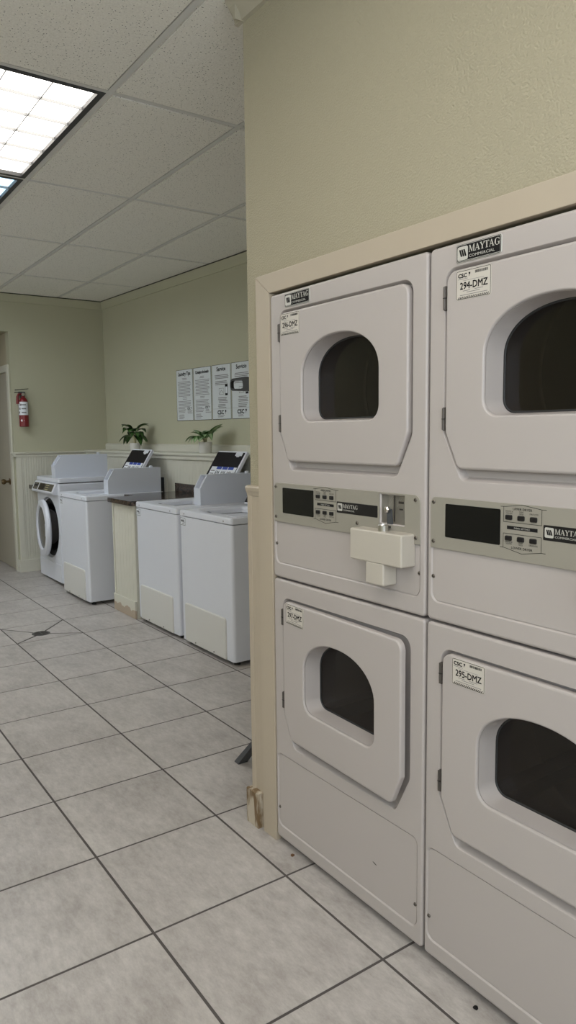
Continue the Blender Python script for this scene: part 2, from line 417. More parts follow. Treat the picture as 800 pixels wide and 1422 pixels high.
# ------------------------------------------------------------------ the room
H = 2.77
TX, TY, TS = 0.6584, -0.1082, 0.45
XL, XR, YF = -5.56, 3.6, -3.0
WA = math.atan2(0.0616, 0.9981)            # back wall is a little out of square
WO = Vector((-5.56, 1.575, 0))
def wallY(x): return WO.y + (x - WO.x) * math.tan(WA)

# floor: grout bed with the tiles standing 1.5 mm above it
mb = MB()
mb.box(-7.4, XR, YF, 2.3, -0.08, 0.0, M['grout'])
bmx = bmesh.new()
g = 0.0042
def tile_poly(poly):
    mb.loops([[(p[0], p[1], 0.0) for p in poly], [(p[0], p[1], 0.0008) for p in poly],
              [(p[0], p[1], 0.0015) for p in offs(poly, 0.0012)]], M['tile'])
    mb.fill([(p[0], p[1], 0.0015) for p in offs(poly, 0.0012)], [], M['tile'])
DRAIN = (-3.105, 0.095)
for i in range(-7, 18):
    for j in range(-7, 5):
        x1 = TX - i * TS - g; x0 = TX - (i + 1) * TS + g; y0 = TY + j * TS + g; y1 = TY + (j + 1) * TS - g
        x0 = max(x0, -7.4); x1 = min(x1, XR); y0 = max(y0, YF); y1 = min(y1, 2.3)
        if x1 - x0 < 0.02 or y1 - y0 < 0.02: continue
        if i == 8 and j == 0:
            cs = [(x0, y0), (x1, y0), (x1, y1), (x0, y1)]
            for k in range(4):
                a, b = Vector(cs[k]), Vector(cs[(k + 1) % 4]); c = Vector(DRAIN)
                t = (b - a).normalized() * 0.009
                tile_poly(fillet([tuple(a + t), tuple(b - t), tuple(c + ((a + b) / 2 - c).normalized() * 0.012)], 0))
            continue
        tile_poly([(x0, y0), (x1, y0), (x1, y1), (x0, y1)])
bmx.free()
struct(mb.build('floor', smooth=False))

# floor drain
t = thing('floor_drain', 'round dark iron drain grate set in the cut floor tile', 'drain', (DRAIN[0], DRAIN[1], 0))
mb = MB(); mb.lathe([(0.062, 0.0), (0.062, 0.003), (0.058, 0.0042), (0.050, 0.0042), (0.048, 0.0030), (0.0, 0.0030)], M['drain'], 40); mb.build('frame', t)
mb = MB()
for k in range(7):
    x = -0.042 + k * 0.014; w = math.sqrt(max(0.0, 0.048 ** 2 - x * x))
    if w > 0.01: mb.box(x - 0.0042, x + 0.0042, -w, w, 0.002, 0.0045, M['drain'])
mb.box(-0.047, 0.047, -0.004, 0.004, 0.002, 0.0044, M['drain'])
mb.build('grate', t, smooth=False)

# ceiling: acoustic panels in a steel grid
mb = MB()
GX, GY = -0.9839, -0.1125
fix_cells = [(0, -1), (1, -1), (2, -1), (2, -3),  (-2, -2), (-3, -2), (-2, -4), (0, -4), (2, -4)]
for i in range(-4, 5):
    for j in range(-5, 4):
        x1 = GX - i * 1.22; x0 = x1 - 1.22; y0 = GY + j * 0.61; y1 = y0 + 0.61
        if x0 > XR or x1 < XL or y1 < YF or y0 > 1.9: continue
        if (i, j) in fix_cells: continue
        p = [(max(x0, XL - 0.02) + 0.012, max(y0, YF) + 0.012), (min(x1, XR) - 0.012, y0 + 0.012 if y0 > YF else YF + 0.012), (min(x1, XR) - 0.012, y1 - 0.012), (max(x0, XL - 0.02) + 0.012, y1 - 0.012)]
        p[0] = (p[0][0], p[1][1])
        if p[1][0] - p[0][0] < 0.02 or p[2][1] - p[1][1] < 0.02: continue
        e = 0.007
        q = [(p[0][0] + e, p[0][1] + e), (p[1][0] - e, p[1][1] + e), (p[2][0] - e, p[2][1] - e), (p[3][0] + e, p[3][1] - e)]
        mb.loops([[(a[0], a[1], H + 0.006) for a in p], [(a[0], a[1], H + 0.002) for a in q], [(a[0], a[1], H - 0.004) for a in q]], M['ceil'])
        mb.fill([(a[0], a[1], H - 0.004) for a in q], [], M['ceil'])
for i in range(-4, 6):
    x = GX - i * 1.22
    if XL - 0.1 < x < XR: mb.box(x - 0.012, x + 0.012, YF, 1.95, H - 0.002, H + 0.02, M['tbar'])
for j in range(-5, 5):
    y = GY + j * 0.61
    if YF < y < 2.0: mb.box(XL - 0.05, XR, y - 0.012, y + 0.012, H - 0.0025, H + 0.02, M['tbar'])
mb.box(-7.4, XR + 0.1, YF - 0.1, 2.3, H + 0.12, H + 0.2, M['cavity'])
struct(mb.build('ceiling', smooth=False))

# light fixtures: 2 x 4 ft troffers with louver cells
def troffer(loc, lamp, label, group):
    t = thing('ceiling_light', label, 'ceiling light', loc, 0, group)
    L, W = 1.22, 0.61
    mb = MB()
    q = 0.038
    for (a0, a1, b0, b1) in ((0.0125, L - 0.0125, 0.0125, q), (0.0125, L - 0.0125, W - q, W - 0.0125), (0.0125, q, q, W - q), (L - q, L - 0.0125, q, W - q)):
        mb.box(a0, a1, b0, b1, -0.004, 0.03, M['fixture_dark'])
    mb.build('frame', t)
    mb = MB(); mb.box(0.012, L - 0.012, 0.012, W - 0.012, 0.05, 0.11, M['tbar']); mb.build('housing', t, smooth=False)
    mb = MB(); mb.box(q, L - q, q, W - q, 0.015, 0.05, lamp); mb.build('lens', t, smooth=False)
    mb = MB()
    for k in range(1, 6):
        x = q + (L - 2 * q) * k / 6; mb.box(x - 0.0015, x + 0.0015, q, W - q, 0.002, 0.015, M['louver'])
    for k in range(1, 3):
        y = q + (W - 2 * q) * k / 3; mb.box(q, L - q, y - 0.002, y + 0.002, 0.001, 0.0148, M['louver'])
    mb.build('louver', t, smooth=False)
    return t
def cell(i, j): return (GX - (i + 1) * 1.22, GY + j * 0.61, H)
troffer(cell(0, -1), M['lamp'], 'bright rectangular ceiling light with louvre grid, the larger one in view', 'ceiling lights')
troffer(cell(1, -1), M['lamp_cool'], 'bluish ceiling light at the left edge, beyond the brighter white one', 'ceiling lights')
for c in ((2, -1), (2, -3)):
    troffer(cell(*c), M['lamp_day'], 'rectangular daylight-white ceiling light further along the row, left of the view', 'ceiling lights left of the view')  # added out of view to brighten the washers with cool light
for c in ((-2, -2), (-3, -2), (-2, -4), (0, -4), (2, -4)):
    troffer(cell(*c), M['lamp'], 'rectangular ceiling light in the grid behind the viewpoint', 'ceiling lights behind the viewpoint')  # unseen fixtures added to light the room from behind

# right-hand wall holding the dryers
DW = 0.689; XD = 0.0298; YD = -0.0198
OPX0, OPX1, OPZ = 0.022, XD + 2 * DW + 0.008, 1.824
mb = MB()
mb.box(-0.135, OPX0, 0.0, 1.95, 0.0, H + 0.1, M['wall'])
mb.box(OPX0, XR + 0.1, 0.0, 0.12, OPZ, H + 0.1, M['wall'])
mb.box(OPX1, XR + 0.1, 0.0, 0.12, 0.0, OPZ, M['wall'])
mb.box(OPX0, OPX1 + 0.1, 0.86, 0.95, 0.0, OPZ + 0.1, M['cavity'])
mb.box(OPX1, OPX1 + 0.1, 0.12, 0.95, 0.0, OPZ, M['cavity'])
mb.box(OPX0, OPX1 + 0.1, 0.12, 0.95, OPZ + 0.02, OPZ + 0.1, M['cavity'])
struct(mb.build('wall_right', smooth=False))

# casing around the dryer recess (mitred)
mb = MB()
cx0, cx1, cz1 = -0.052, OPX1 + 0.075, 1.884
ix0, ix1, iz1 = 0.0265, OPX1 - 0.002, 1.823
def casing_part(poly): mb.prism(poly, -0.022, 0.0, 'y', M['trim'], 0.0025)
casing_part([(cx0, 0), (ix0, 0), (ix0, iz1), (cx0, cz1)])
casing_part([(cx0 + 0.0006, cz1), (ix0 + 0.0006, iz1), (ix1, iz1), (cx1, cz1)])
casing_part([(ix1, 0), (cx1, 0), (cx1, cz1), (ix1, iz1)])
mb.prism([(cx0, cz1 - 0.002), (cx1, cz1 - 0.002), (cx1, cz1 + 0.004), (cx0, cz1 + 0.004)], -0.012, 0.0, 'y', M['trim'], 0.0015)
struct(mb.build('trim_1'))
# beadboard strip between the wall corner and the casing, below the rail
mb = MB()
mb.box(-0.141, -0.115, -0.012, 0.9, 0.0, 1.178, M['trim'], 0.003)
mb.box(-0.118, -0.088, -0.009, 0.0, 0.0, 1.178, M['trim'], 0.003)
mb.box(-0.091, cx0, -0.011, 0.0, 0.0, 1.178, M['trim'], 0.003)
struct(mb.build('trim_2'))
# chair rail return on that corner
mb = MB()
prof = [(0.0, 1.172), (-0.012, 1.174), (-0.013, 1.181), (-0.015, 1.187), (-0.018, 1.192), (-0.020, 1.203), (-0.016, 1.208), (0.0, 1.210)]
mb.prism([(y, z) for y, z in prof], -0.142, -0.054, 'x', M['trim'], 0.0015)
mb.prism([(-0.123 + y, z) for y, z in prof], -0.010, 0.9, 'y', M['trim'], 0.0015)
struct(mb.build('trim_3'))
# dirty plinth block of the baseboard
mb = MB(); mb.prism(fillet([(-0.146, -0.034), (-0.070, -0.034), (-0.070, 0.0), (-0.146, 0.9)], [0.004, 0.004, 0, 0], 3), 0.0, 0.128, 'z', M['tan_block'], 0.003)
struct(mb.build('baseboard_right'))
# crown on the right wall
mb = MB()
cp = [(0, H - 0.075), (-0.012, H - 0.072), (-0.016, H - 0.055), (-0.034, H - 0.03), (-0.046, H - 0.016), (-0.05, H - 0.001), (0, H - 0.001)]
mb.prism(cp, -0.165, XR, 'x', M['crown'])
mb.prism([(-0.125 + y, z) for y, z in cp], -0.035, 1.66, 'y', M['crown'])
struct(mb.build('trim_4', angle=50))

# back wall (posters) with wainscot, ledge and crown, in its own slightly turned frame
def wall_frame(o): o.location = WO; o.rotation_euler = (0, 0, WA); return struct(o)
LB = 5.55
mb = MB(); mb.box(-0.05, LB, 0.0, 0.12, 0.0, H + 0.05, M['wall_smooth']); wall_frame(mb.build('wall_back', smooth=False))
def beadboard(mb, u0, u1, y, z0, z1, m, pitch=0.05):
    n = max(1, round((u1 - u0) / pitch)); p = (u1 - u0) / n; ls = []
    pts = []
    for k in range(n):
        a = u0 + k * p
        pts += [(a, y + 0.004), (a + 0.004, y), (a + p * 0.5 - 0.004, y), (a + p * 0.5, y + 0.0025), (a + p * 0.5 + 0.004, y), (a + p - 0.004, y)]
    pts.append((u1, y + 0.004))
    mb.loops([[(q[0], q[1], z0) for q in pts], [(q[0], q[1], z1) for q in pts]], m, closed=False)
    mb.add([(u0, y + 0.03, z0), (u1, y + 0.03, z0), (u1, y + 0.03, z1), (u0, y + 0.03, z1)], [(0, 1, 2, 3)], m)
mb = MB(); beadboard(mb, 0.0, LB, -0.24, 0.0, 1.18, M['trim_light']); mb.box(0, LB, -0.215, 0.0, 0.0, 1.18, M['trim_light'])
wall_frame(mb.build('trim_5', smooth=False))
mb = MB()
led = [(0, 1.196), (-0.258, 1.196), (-0.264, 1.201), (-0.268, 1.211), (-0.264, 1.221), (-0.258, 1.224), (-0.022, 1.224), (-0.022, 1.272), (-0.018, 1.280), (-0.008, 1.287), (0, 1.288)]
mb.prism(led, 0.0, LB, 'x', M['trim_light'])
mb.prism([(-0.24, 1.168), (-0.254, 1.168), (-0.257, 1.176), (-0.254, 1.186), (-0.256, 1.196), (-0.24, 1.196)], 0.0, LB, 'x', M['trim_light'])
wall_frame(mb.build('trim_6', angle=45))
mb = MB(); mb.prism([(0, H - 0.085), (-0.010, H - 0.083), (-0.014, H - 0.062), (-0.03, H - 0.02), (-0.034, H - 0.014), (0, H - 0.014)], 0.0, LB, 'x', M['wall_smooth'])
mb.prism([(0, H - 0.014), (-0.032, H - 0.014), (-0.032, H - 0.003), (0, H - 0.003)], 0.0, LB, 'x', M['gap'])  # dark strip painted in as the shade between crown and ceiling
wall_frame(mb.build('trim_7', angle=50))

# left wall with the passage opening in front of it
mb = MB()
mb.box(XL - 0.12, XL, 0.61, 1.70, 0.0, H + 0.05, M['wall_smooth'])
mb.box(XL - 0.12, XL, -1.3, 0.61, 2.40, H + 0.05, M['wall_smooth'])
mb.box(XL - 0.12, XL, YF, -1.3, 0.0, H + 0.05, M['wall_smooth'])
struct(mb.build('wall_left', smooth=False))
mb = MB()
n0 = MB()
beadboard(n0, 0.665, 1.58, 0.0, 0.0, 1.178, M['trim_light'])
for p_, f_, m_ in ((n0.v, n0.f, n0.m),):
    mb.add([(XL + 0.016 - p[1], p[0], p[2]) for p in p_], f_, M['trim_light'])
mb.box(XL - 0.0, XL + 0.021, 0.612, 0.668, 0.0, 1.178, M['trim_light'], 0.003)
struct(mb.build('trim_8', smooth=False))
mb = MB()
prl = [(0, 1.170), (0.024, 1.170), (0.027, 1.178), (0.024, 1.186), (0.026, 1.190), (0.036, 1.197), (0.038, 1.206), (0.030, 1.213), (0, 1.216)]
mb.prism([(XL + a, z) for a, z in prl], 0.598, 1.58, 'y', M['trim_light'])
mb.prism([(0.61 - a, z) for a, z in prl], -5.605, XL + 0.034, 'x', M['trim_light'])
struct(mb.build('trim_9', angle=45))
mb = MB(); mb.box(XL - 0.02, XL + 0.032, 0.596, 1.58, 0.0, 0.125, M['trim_light'], 0.004)
mb.box(-5.60, XL + 0.0, 0.594, 0.61, 0.0, 0.125, M['trim_light'], 0.004)
struct(mb.build('baseboard_left'))
mb = MB(); mb.prism([(XL, H - 0.085), (XL + 0.010, H - 0.083), (XL + 0.014, H - 0.062), (XL + 0.03, H - 0.02), (XL + 0.034, H - 0.014), (XL, H - 0.014)], YF, 1.6, 'y', M['wall_smooth'])
mb.prism([(XL, H - 0.014), (XL + 0.032, H - 0.014), (XL + 0.032, H - 0.003), (XL, H - 0.003)], YF, 1.6, 'y', M['gap'])  # same painted shadow strip along the left wall
struct(mb.build('trim_10', angle=50))

# passage beyond the left wall, with a door in its side
mb = MB()
mb.box(-7.4, XL - 0.1205, 0.615, 0.75, 0.0, 2.5, M['hall'])
mb.box(XL - 0.1195, XL - 0.0012, 0.606, 0.6095, 0.0, 2.40, M['wall_smooth'])
mb.box(-7.5, -7.4, -1.4, 0.75, 0.0, 2.5, M['hall'])
mb.box(-7.4, XL - 0.12, -1.4, -1.3, 0.0, 2.5, M['hall'])
mb.box(-7.4, XL - 0.12, -1.4, 0.75, 2.40, 2.5, M['hall'])
struct(mb.build('wall_passage', smooth=False))
mb = MB(); mb.box(-6.56, -5.668, 0.60, 0.618, 0.012, 2.005, M['door_paint'], 0.003)
dr = struct(mb.build('door_1'))
mb = MB(); mtx = Matrix.Translation((-5.765, 0.60, 0.915)) @ Matrix.Rotation(PI / 2, 4, 'X')
mb.lathe([(0.0, 0.0), (0.034, 0.0), (0.034, 0.006), (0.012, 0.012), (0.011, 0.035), (0.022, 0.045), (0.029, 0.058), (0.028, 0.072), (0.018, 0.083), (0.0, 0.086)], M['brass'], 24, mtx)
mb.build('knob', dr)
mb = MB()
mb.box(-5.664, -5.60, 0.588, 0.6055, 0.0, 2.085, M['trim_light'], 0.004)
mb.box(-6.63, -6.565, 0.588, 0.615, 0.0, 2.085, M['trim_light'], 0.004)
mb.box(-6.5652, -5.6638, 0.588, 0.615, 2.015, 2.085, M['trim_light'], 0.004)
struct(mb.build('trim_11'))

# walls behind the viewpoint: unseen windows added to light the room with daylight
FILL_WINS = ((-5.4, -4.5), (1.3, 3.3)); WZ0, WZ1 = 1.35, 2.6
mb = MB()
edges = [-7.4] + [v for w in FILL_WINS for v in w] + [XR + 0.1]
for k in range(0, len(edges), 2): mb.box(edges[k], edges[k + 1], YF - 0.12, YF, 0, H + 0.05, M['wall_smooth'])
for (a, b) in FILL_WINS:
    mb.box(a, b, YF - 0.12, YF, 0, WZ0, M['wall_smooth']); mb.box(a, b, YF - 0.12, YF, WZ1, H + 0.05, M['wall_smooth'])
struct(mb.build('wall_front', smooth=False))
for k, (a, b) in enumerate(FILL_WINS):
    mb = MB(); c_ = (a + b) / 2
    for (x0, x1, z0, z1) in ((a, b, WZ0, WZ0 + 0.05), (a, b, WZ1 - 0.05, WZ1), (a, a + 0.05, WZ0 + 0.05, WZ1 - 0.05), (b - 0.05, b, WZ0 + 0.05, WZ1 - 0.05), (c_ - 0.025, c_ + 0.025, WZ0 + 0.05, WZ1 - 0.05)):
        mb.box(x0, x1, YF - 0.09, YF - 0.03, z0, z1, M['trim_light'])
    wn_ = struct(mb.build('window_%d' % (k + 1), smooth=False))
    mb = MB(); mb.rect(a + 0.05, b - 0.05, WZ0 + 0.05, WZ1 - 0.05, YF - 0.06, M['clear_glass']); mb.build('pane', wn_, smooth=False)
    pl = bpy.data.lights.new('window_portal', 'AREA'); pl.shape = 'RECTANGLE'; pl.size = b - a; pl.size_y = WZ1 - WZ0
    pl.cycles.is_portal = True
    po = bpy.data.objects.new('window_portal', pl); C.objects.link(po)
    po.location = (c_, YF - 0.13, (WZ0 + WZ1) / 2); po.rotation_euler = (PI / 2, 0, 0)
# unseen end wall; its window is added to light the machines' side faces
EY0, EY1, EZ0, EZ1 = -2.85, -0.15, 1.0, 2.55
mb = MB()
mb.box(XR, XR + 0.1, YF, EY0, 0, H + 0.05, M['wall_smooth']); mb.box(XR, XR + 0.1, EY1, 0.12, 0, H + 0.05, M['wall_smooth'])
mb.box(XR, XR + 0.1, EY0, EY1, 0, EZ0, M['wall_smooth']); mb.box(XR, XR + 0.1, EY0, EY1, EZ1, H + 0.05, M['wall_smooth'])
struct(mb.build('wall_end', smooth=False))
mb = MB(); c_ = (EY0 + EY1) / 2
for (y0, y1, z0, z1) in ((EY0, EY1, EZ0, EZ0 + 0.06), (EY0, EY1, EZ1 - 0.06, EZ1), (EY0, EY0 + 0.06, EZ0 + 0.06, EZ1 - 0.06), (EY1 - 0.06, EY1, EZ0 + 0.06, EZ1 - 0.06), (c_ - 0.03, c_ + 0.03, EZ0 + 0.06, EZ1 - 0.06)):
    mb.box(XR + 0.02, XR + 0.08, y0, y1, z0, z1, M['trim_light'])
wn_ = struct(mb.build('window_3', smooth=False))
mb = MB(); x_ = XR + 0.05
mb.add([(x_, EY0 + 0.06, EZ0 + 0.06), (x_, EY1 - 0.06, EZ0 + 0.06), (x_, EY1 - 0.06, EZ1 - 0.06), (x_, EY0 + 0.06, EZ1 - 0.06)], [(0, 1, 2, 3)], M['clear_glass']); mb.build('pane', wn_, smooth=False)
pl = bpy.data.lights.new('window_portal', 'AREA'); pl.shape = 'RECTANGLE'; pl.size = EZ1 - EZ0; pl.size_y = EY1 - EY0
pl.cycles.is_portal = True
po = bpy.data.objects.new('window_portal', pl); C.objects.link(po)
po.location = (XR + 0.11, c_, (EZ0 + EZ1) / 2); po.rotation_euler = (0, PI / 2, 0)

# ------------------------------------------------------------------ stacked dryers
DRW, DD = 0.682, 0.72
ZU0, ZU1, ZLo0, ZLo1 = 0.922, 1.814, 0.024, 0.916

def door_outline(zb, zt):
    return fillet([(0.098, zb), (0.583, zb), (0.6215, zb + 0.087), (0.6215, zt), (0.058, zt), (0.058, zb + 0.087)], [0.022, 0.022, 0.02, 0.028, 0.028, 0.02], 6)
def recess_outline(zb, zt):
    return fillet([(0.104, zb - 0.029), (0.579, zb - 0.029), (0.6345, zb + 0.082), (0.6345, zt + 0.010), (0.0475, zt + 0.010), (0.0475, zb + 0.082)], [0.022, 0.022, 0.03, 0.034, 0.034, 0.03], 6)
def window_outline(zb):                    # flat bottom, arched top
    x0, x1, z0, zs, zt = 0.170, 0.513, zb + 0.121, zb + 0.255, zb + 0.366
    pts = fillet([(x0, z0 + 0.10), (x0, z0), (x1, z0), (x1, z0 + 0.10)], [0, 0.040, 0.040, 0], 8)
    cx, a, b = (x0 + x1) / 2, (x1 - x0) / 2, zt - zs
    pts = [p for p in pts if p[1] <= z0 + 0.06]
    pts += [(x1, zs - 0.03)]
    for k in range(0, 29):
        t = PI * k / 28
        c, s_ = math.cos(t), math.sin(t)
        e = 0.94
        pts.append((cx + a * math.copysign(abs(c) ** e, c), zs + b * abs(s_) ** e))
    pts += [(x0, zs - 0.03)]
    return pts

def cabinet(parent, z0, z1, door_zb, door_zt, extra_holes, name):
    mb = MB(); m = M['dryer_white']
    out = rrect(0, DRW, z0, z1, 0.012, 4)
    R = 0.007; ls = [at(out, DD)]
    for k in range(4):
        a = PI / 2 * k / 3
        ls.append(at(offs(out, R * (1 - math.cos(a))), R * (1 - math.sin(a))))
    mb.loops(ls, m); mb.fill(ls[0], [], m)
    rec = recess_outline(door_zb, door_zt)
    mb.fill(ls[-1], [at(rec, 0)] + [at(h, 0) for h, d in extra_holes], m)
    prof = [(0, 0), (0.0015, 0.001), (0.003, 0.004), (0.0085, 0.018), (0.011, 0.021)]
    rl = [at(offs(rec, d), y) for d, y in prof]
    mb.loops(rl, m)
    hole = offs(window_outline(door_zb), -0.014)
    mb.fill(rl[-1], [at(hole, 0.021)], m)
    mb.loops([at(hole, 0.021), at(hole, 0.055)], m)
    for h, d in extra_holes:
        if d > 0: mb.loops([at(h, 0), at(offs(h, 0.0012), 0.001), at(offs(h, 0.004), d)], m)
    return mb.build(name, parent)

def drum(parent, zb):
    mb = MB(); cz = zb + 0.235; cx = 0.3415
    mtx = Matrix.Translation((cx, 0.058, cz)) @ Matrix.Rotation(-PI / 2, 4, 'X')
    prof = [(0.262, 0.0), (0.266, 0.01), (0.268, 0.26), (0.262, 0.27), (0.268, 0.28), (0.268, 0.56), (0.24, 0.60), (0.0, 0.61)]
    n = 48
    ls = [[mtx @ Vector((r * math.cos(2 * PI * i / n), r * math.sin(2 * PI * i / n), z)) for i in range(n)] for r, z in prof]
    mb.loops(ls, M['drum'])
    for k in range(3):      # lifter vanes
        a = 2 * PI * k / 3 + 0.4; r0 = 0.268
        p = [mtx @ Vector((r0 * math.cos(a - 0.12), r0 * math.sin(a - 0.12), 0.05)), mtx @ Vector((0.215 * math.cos(a), 0.215 * math.sin(a), 0.05)), mtx @ Vector((r0 * math.cos(a + 0.12), r0 * math.sin(a + 0.12), 0.05))]
        q = [mtx @ Vector((r0 * math.cos(a - 0.12), r0 * math.sin(a - 0.12), 0.55)), mtx @ Vector((0.215 * math.cos(a), 0.215 * math.sin(a), 0.55)), mtx @ Vector((r0 * math.cos(a + 0.12), r0 * math.sin(a + 0.12), 0.55))]
        mb.loops([p, q], M['drum'])
    # front bulkhead ring seen through the glass
    out = [(cx + 0.262 * math.cos(2 * PI * i / n), cz + 0.262 * math.sin(2 * PI * i / n)) for i in range(n)]
    mb.fill(at(out, 0.058), [at(offs(window_outline(zb), -0.014), 0.058)], M['drum'])
    return mb.build('drum', parent)

def csc_logo(mb, x, z, s, y, m):
    mb.text('CSC', x, z, s, y, m, 'LEFT', bold=s * 0.035, sx=1.12)
    x2 = x + s * 2.42
    mb.add([(x2, y, z + s * 0.72), (x2 + s * 0.46, y, z + s * 0.72), (x2 + s * 0.40, y, z + s * 0.36), (x2 + s * 0.16, y, z + s * 0.30)], [(0, 1, 2, 3)], m)
    mb.add([(x2 + s * 0.10, y, z + s * 0.27), (x2 + s * 0.30, y, z + s * 0.27), (x2 + s * 0.10, y, z - s * 0.02)], [(0, 1, 2)], m)

def asset_label(parent, code, x0, z1, y, org, ang=0.0):
    mb = MB(); w, h = 0.100, 0.065
    k, li = M['label'], M['ink']
    slab(mb, rrect(0, w, -h, 0, 0.004, 3), y - 0.0006, y + 0.0005, k, 0.0002, 1)
    yy = y - 0.0009
    b = 0.0011
    o = rrect(0.0012, w - 0.0012, -h + 0.0012, -0.0012, 0.0035, 3)
    mb.loops([at(o, yy), at(offs(o, b), yy)], li)
    csc_logo(mb, 0.0055, -0.0160, 0.0125, yy, li)
    mb.rect(0.006, 0.034, -0.0198, -0.0186, yy, M['grey_ink'])
    random.seed(code)
    x = 0.055
    while x < 0.090:
        wd = random.choice((0.0008, 0.0013, 0.002)); mb.rect(x, x + wd, -0.0115, -0.0055, yy, li); x += wd + random.choice((0.0007, 0.0011))
    mb.rect(0.020, 0.080, -0.0237, -0.0229, yy, M['grey_ink'])
    mb.text(code, 0.051, -0.0420, 0.0220, yy, li, 'CENTER', bold=0.0004, sx=0.90)
    for (a, c, z) in ((0.02, 0.041, -0.0465), (0.054, 0.078, -0.0462), (0.031, 0.069, -0.0503), (0.012, 0.090, -0.0555)): mb.rect(a, c, z, z + 0.0014, yy, M['grey_ink'])
    q = 0.006
    while q < 0.092:
        mb.add([(q, yy, -h + 0.0025), (q + 0.0024, yy, -h + 0.0025), (q + 0.0054, yy, -h + 0.0068), (q + 0.003, yy, -h + 0.0068)], [(0, 1, 2, 3)], li); q += 0.0052
    o = mb.build('asset_label', parent, smooth=False, recalc=False)
    o.location = (x0 - org[0], 0 - org[1], z1 - org[2]); o.rotation_euler = (0, ang, 0)
    o['label'] = 'white asset label reading ' + code
    return o

def dryer_door(parent, zb, zt, name, code, lab, ajar=0.0, gasket_gap=True):
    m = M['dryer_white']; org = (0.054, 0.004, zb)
    mb = MB(); out = door_outline(zb, zt); win = window_outline(zb)
    yf, yb = -0.006, 0.014
    ls = [at(offs(out, 0.004), yb), at(out, yb - 0.003)]; R = 0.006
    for k in range(4):
        a = PI / 2 * k / 3
        ls.append(at(offs(out, R * (1 - math.cos(a))), yf + R * (1 - math.sin(a))))
    mb.loops(ls, m)
    rim = [(-0.004, yf), (-0.0015, yf + 0.0007), (0.0005, yf + 0.003), (0.001, yf + 0.007)]
    rl = [at(offs(win, d), y) for d, y in rim]
    mb.fill(ls[-1], [rl[0]], m); mb.fill(ls[0], [at(offs(win, -0.006), yb)], m)
    mb.loops(rl, m)
    mb.loops([at(offs(win, 0.001), yf + 0.007), at(offs(win, -0.003), yf + 0.007), at(offs(win, -0.003), yf + 0.0085), at(offs(win, 0.0015), yf + 0.0085)], m)
    mb.loops([at(offs(win, 0.0015), yf + 0.0085), at(offs(win, 0.004), 0.040), at(offs(win, 0.007), 0.060)], m)
    mb.loops([at(offs(win, -0.006), yb), at(offs(win, -0.006), 0.060), at(offs(win, 0.007), 0.060)], m)
    d = mb.build(name, parent, org=org)
    mb = MB(); w2 = offs(win, 0.0045)
    mb.fill(at(w2, 0.0585), [], M['smoke_glass'])
    g_ = mb.build('window', d, smooth=False, org=org); g_.location = (0, 0, 0)
    mb = MB(); mb.loops([at(offs(win, 0.0055), 0.0555), at(offs(win, 0.0095), 0.0555), at(offs(win, 0.011), 0.0575), at(offs(win, 0.011), 0.0583)], M['rubber'])
    s_ = mb.build('seal', d, org=org); s_.location = (0, 0, 0)
    asset_label(d, code, lab[0], lab[1], yf, org, lab[2] if len(lab) > 2 else 0)
    d.rotation_euler = (0, 0, -ajar)
    return d

def hinge(parent, z0, z1):
    mb = MB()
    mb.box(0.0495, 0.0575, -0.0045, 0.012, z0, z1, M['dark_steel'], 0.0015)
    mtx = Matrix.Translation((0.0515, -0.004, 0))
    mb.lathe([(0.0032, z0 + 0.002), (0.0032, z1 - 0.002)], M['dark_steel'], 12, mtx)
    mb.box(0.0492, 0.058, -0.0075, 0.012, (z0 + z1) / 2 - 0.0008, (z0 + z1) / 2 + 0.0008, M['black'])
    return mb.build('hinge', parent)

def screw(parent, x, z, y=-0.0005, r=0.0052):
    mb = MB(); mtx = Matrix.Translation((x, y, z)) @ Matrix.Rotation(PI / 2, 4, 'X')
    mb.lathe([(r, 0.0), (r, 0.0012), (r * 0.75, 0.0026), (0.0, 0.0032)], M['screw'], 14, mtx)
    mb.box(x - r * 0.55, x + r * 0.55, y - 0.0035, y - 0.0029, z - 0.0007, z + 0.0007, M['black'])
    return mb.build('screw', parent)

def emblem(mb, x0, z0, s, y):
    slab(mb, rrect(x0, x0 + s, z0, z0 + s, s * 0.14, 3), y - 0.0004, y + 0.0003, M['silver'], 0.0002, 1)
    w, h = s * 0.15, s * 0.52
    for k in range(3):
        x = x0 + s * (0.17 + 0.20 * k); z = z0 + s * 0.26; sl = s * 0.17
        mb.add([(x + sl, y - 0.0008, z), (x + sl + w, y - 0.0008, z), (x + w, y - 0.0008, z + h), (x, y - 0.0008, z + h)], [(0, 1, 2, 3)], M['ink'])
        mb.add([(x + w, y - 0.0008, z + h), (x + w + s * 0.04, y - 0.0008, z + h * 0.55), (x + sl + w + s * 0.02, y - 0.0008, z)], [(0, 1, 2)], M['ink'])

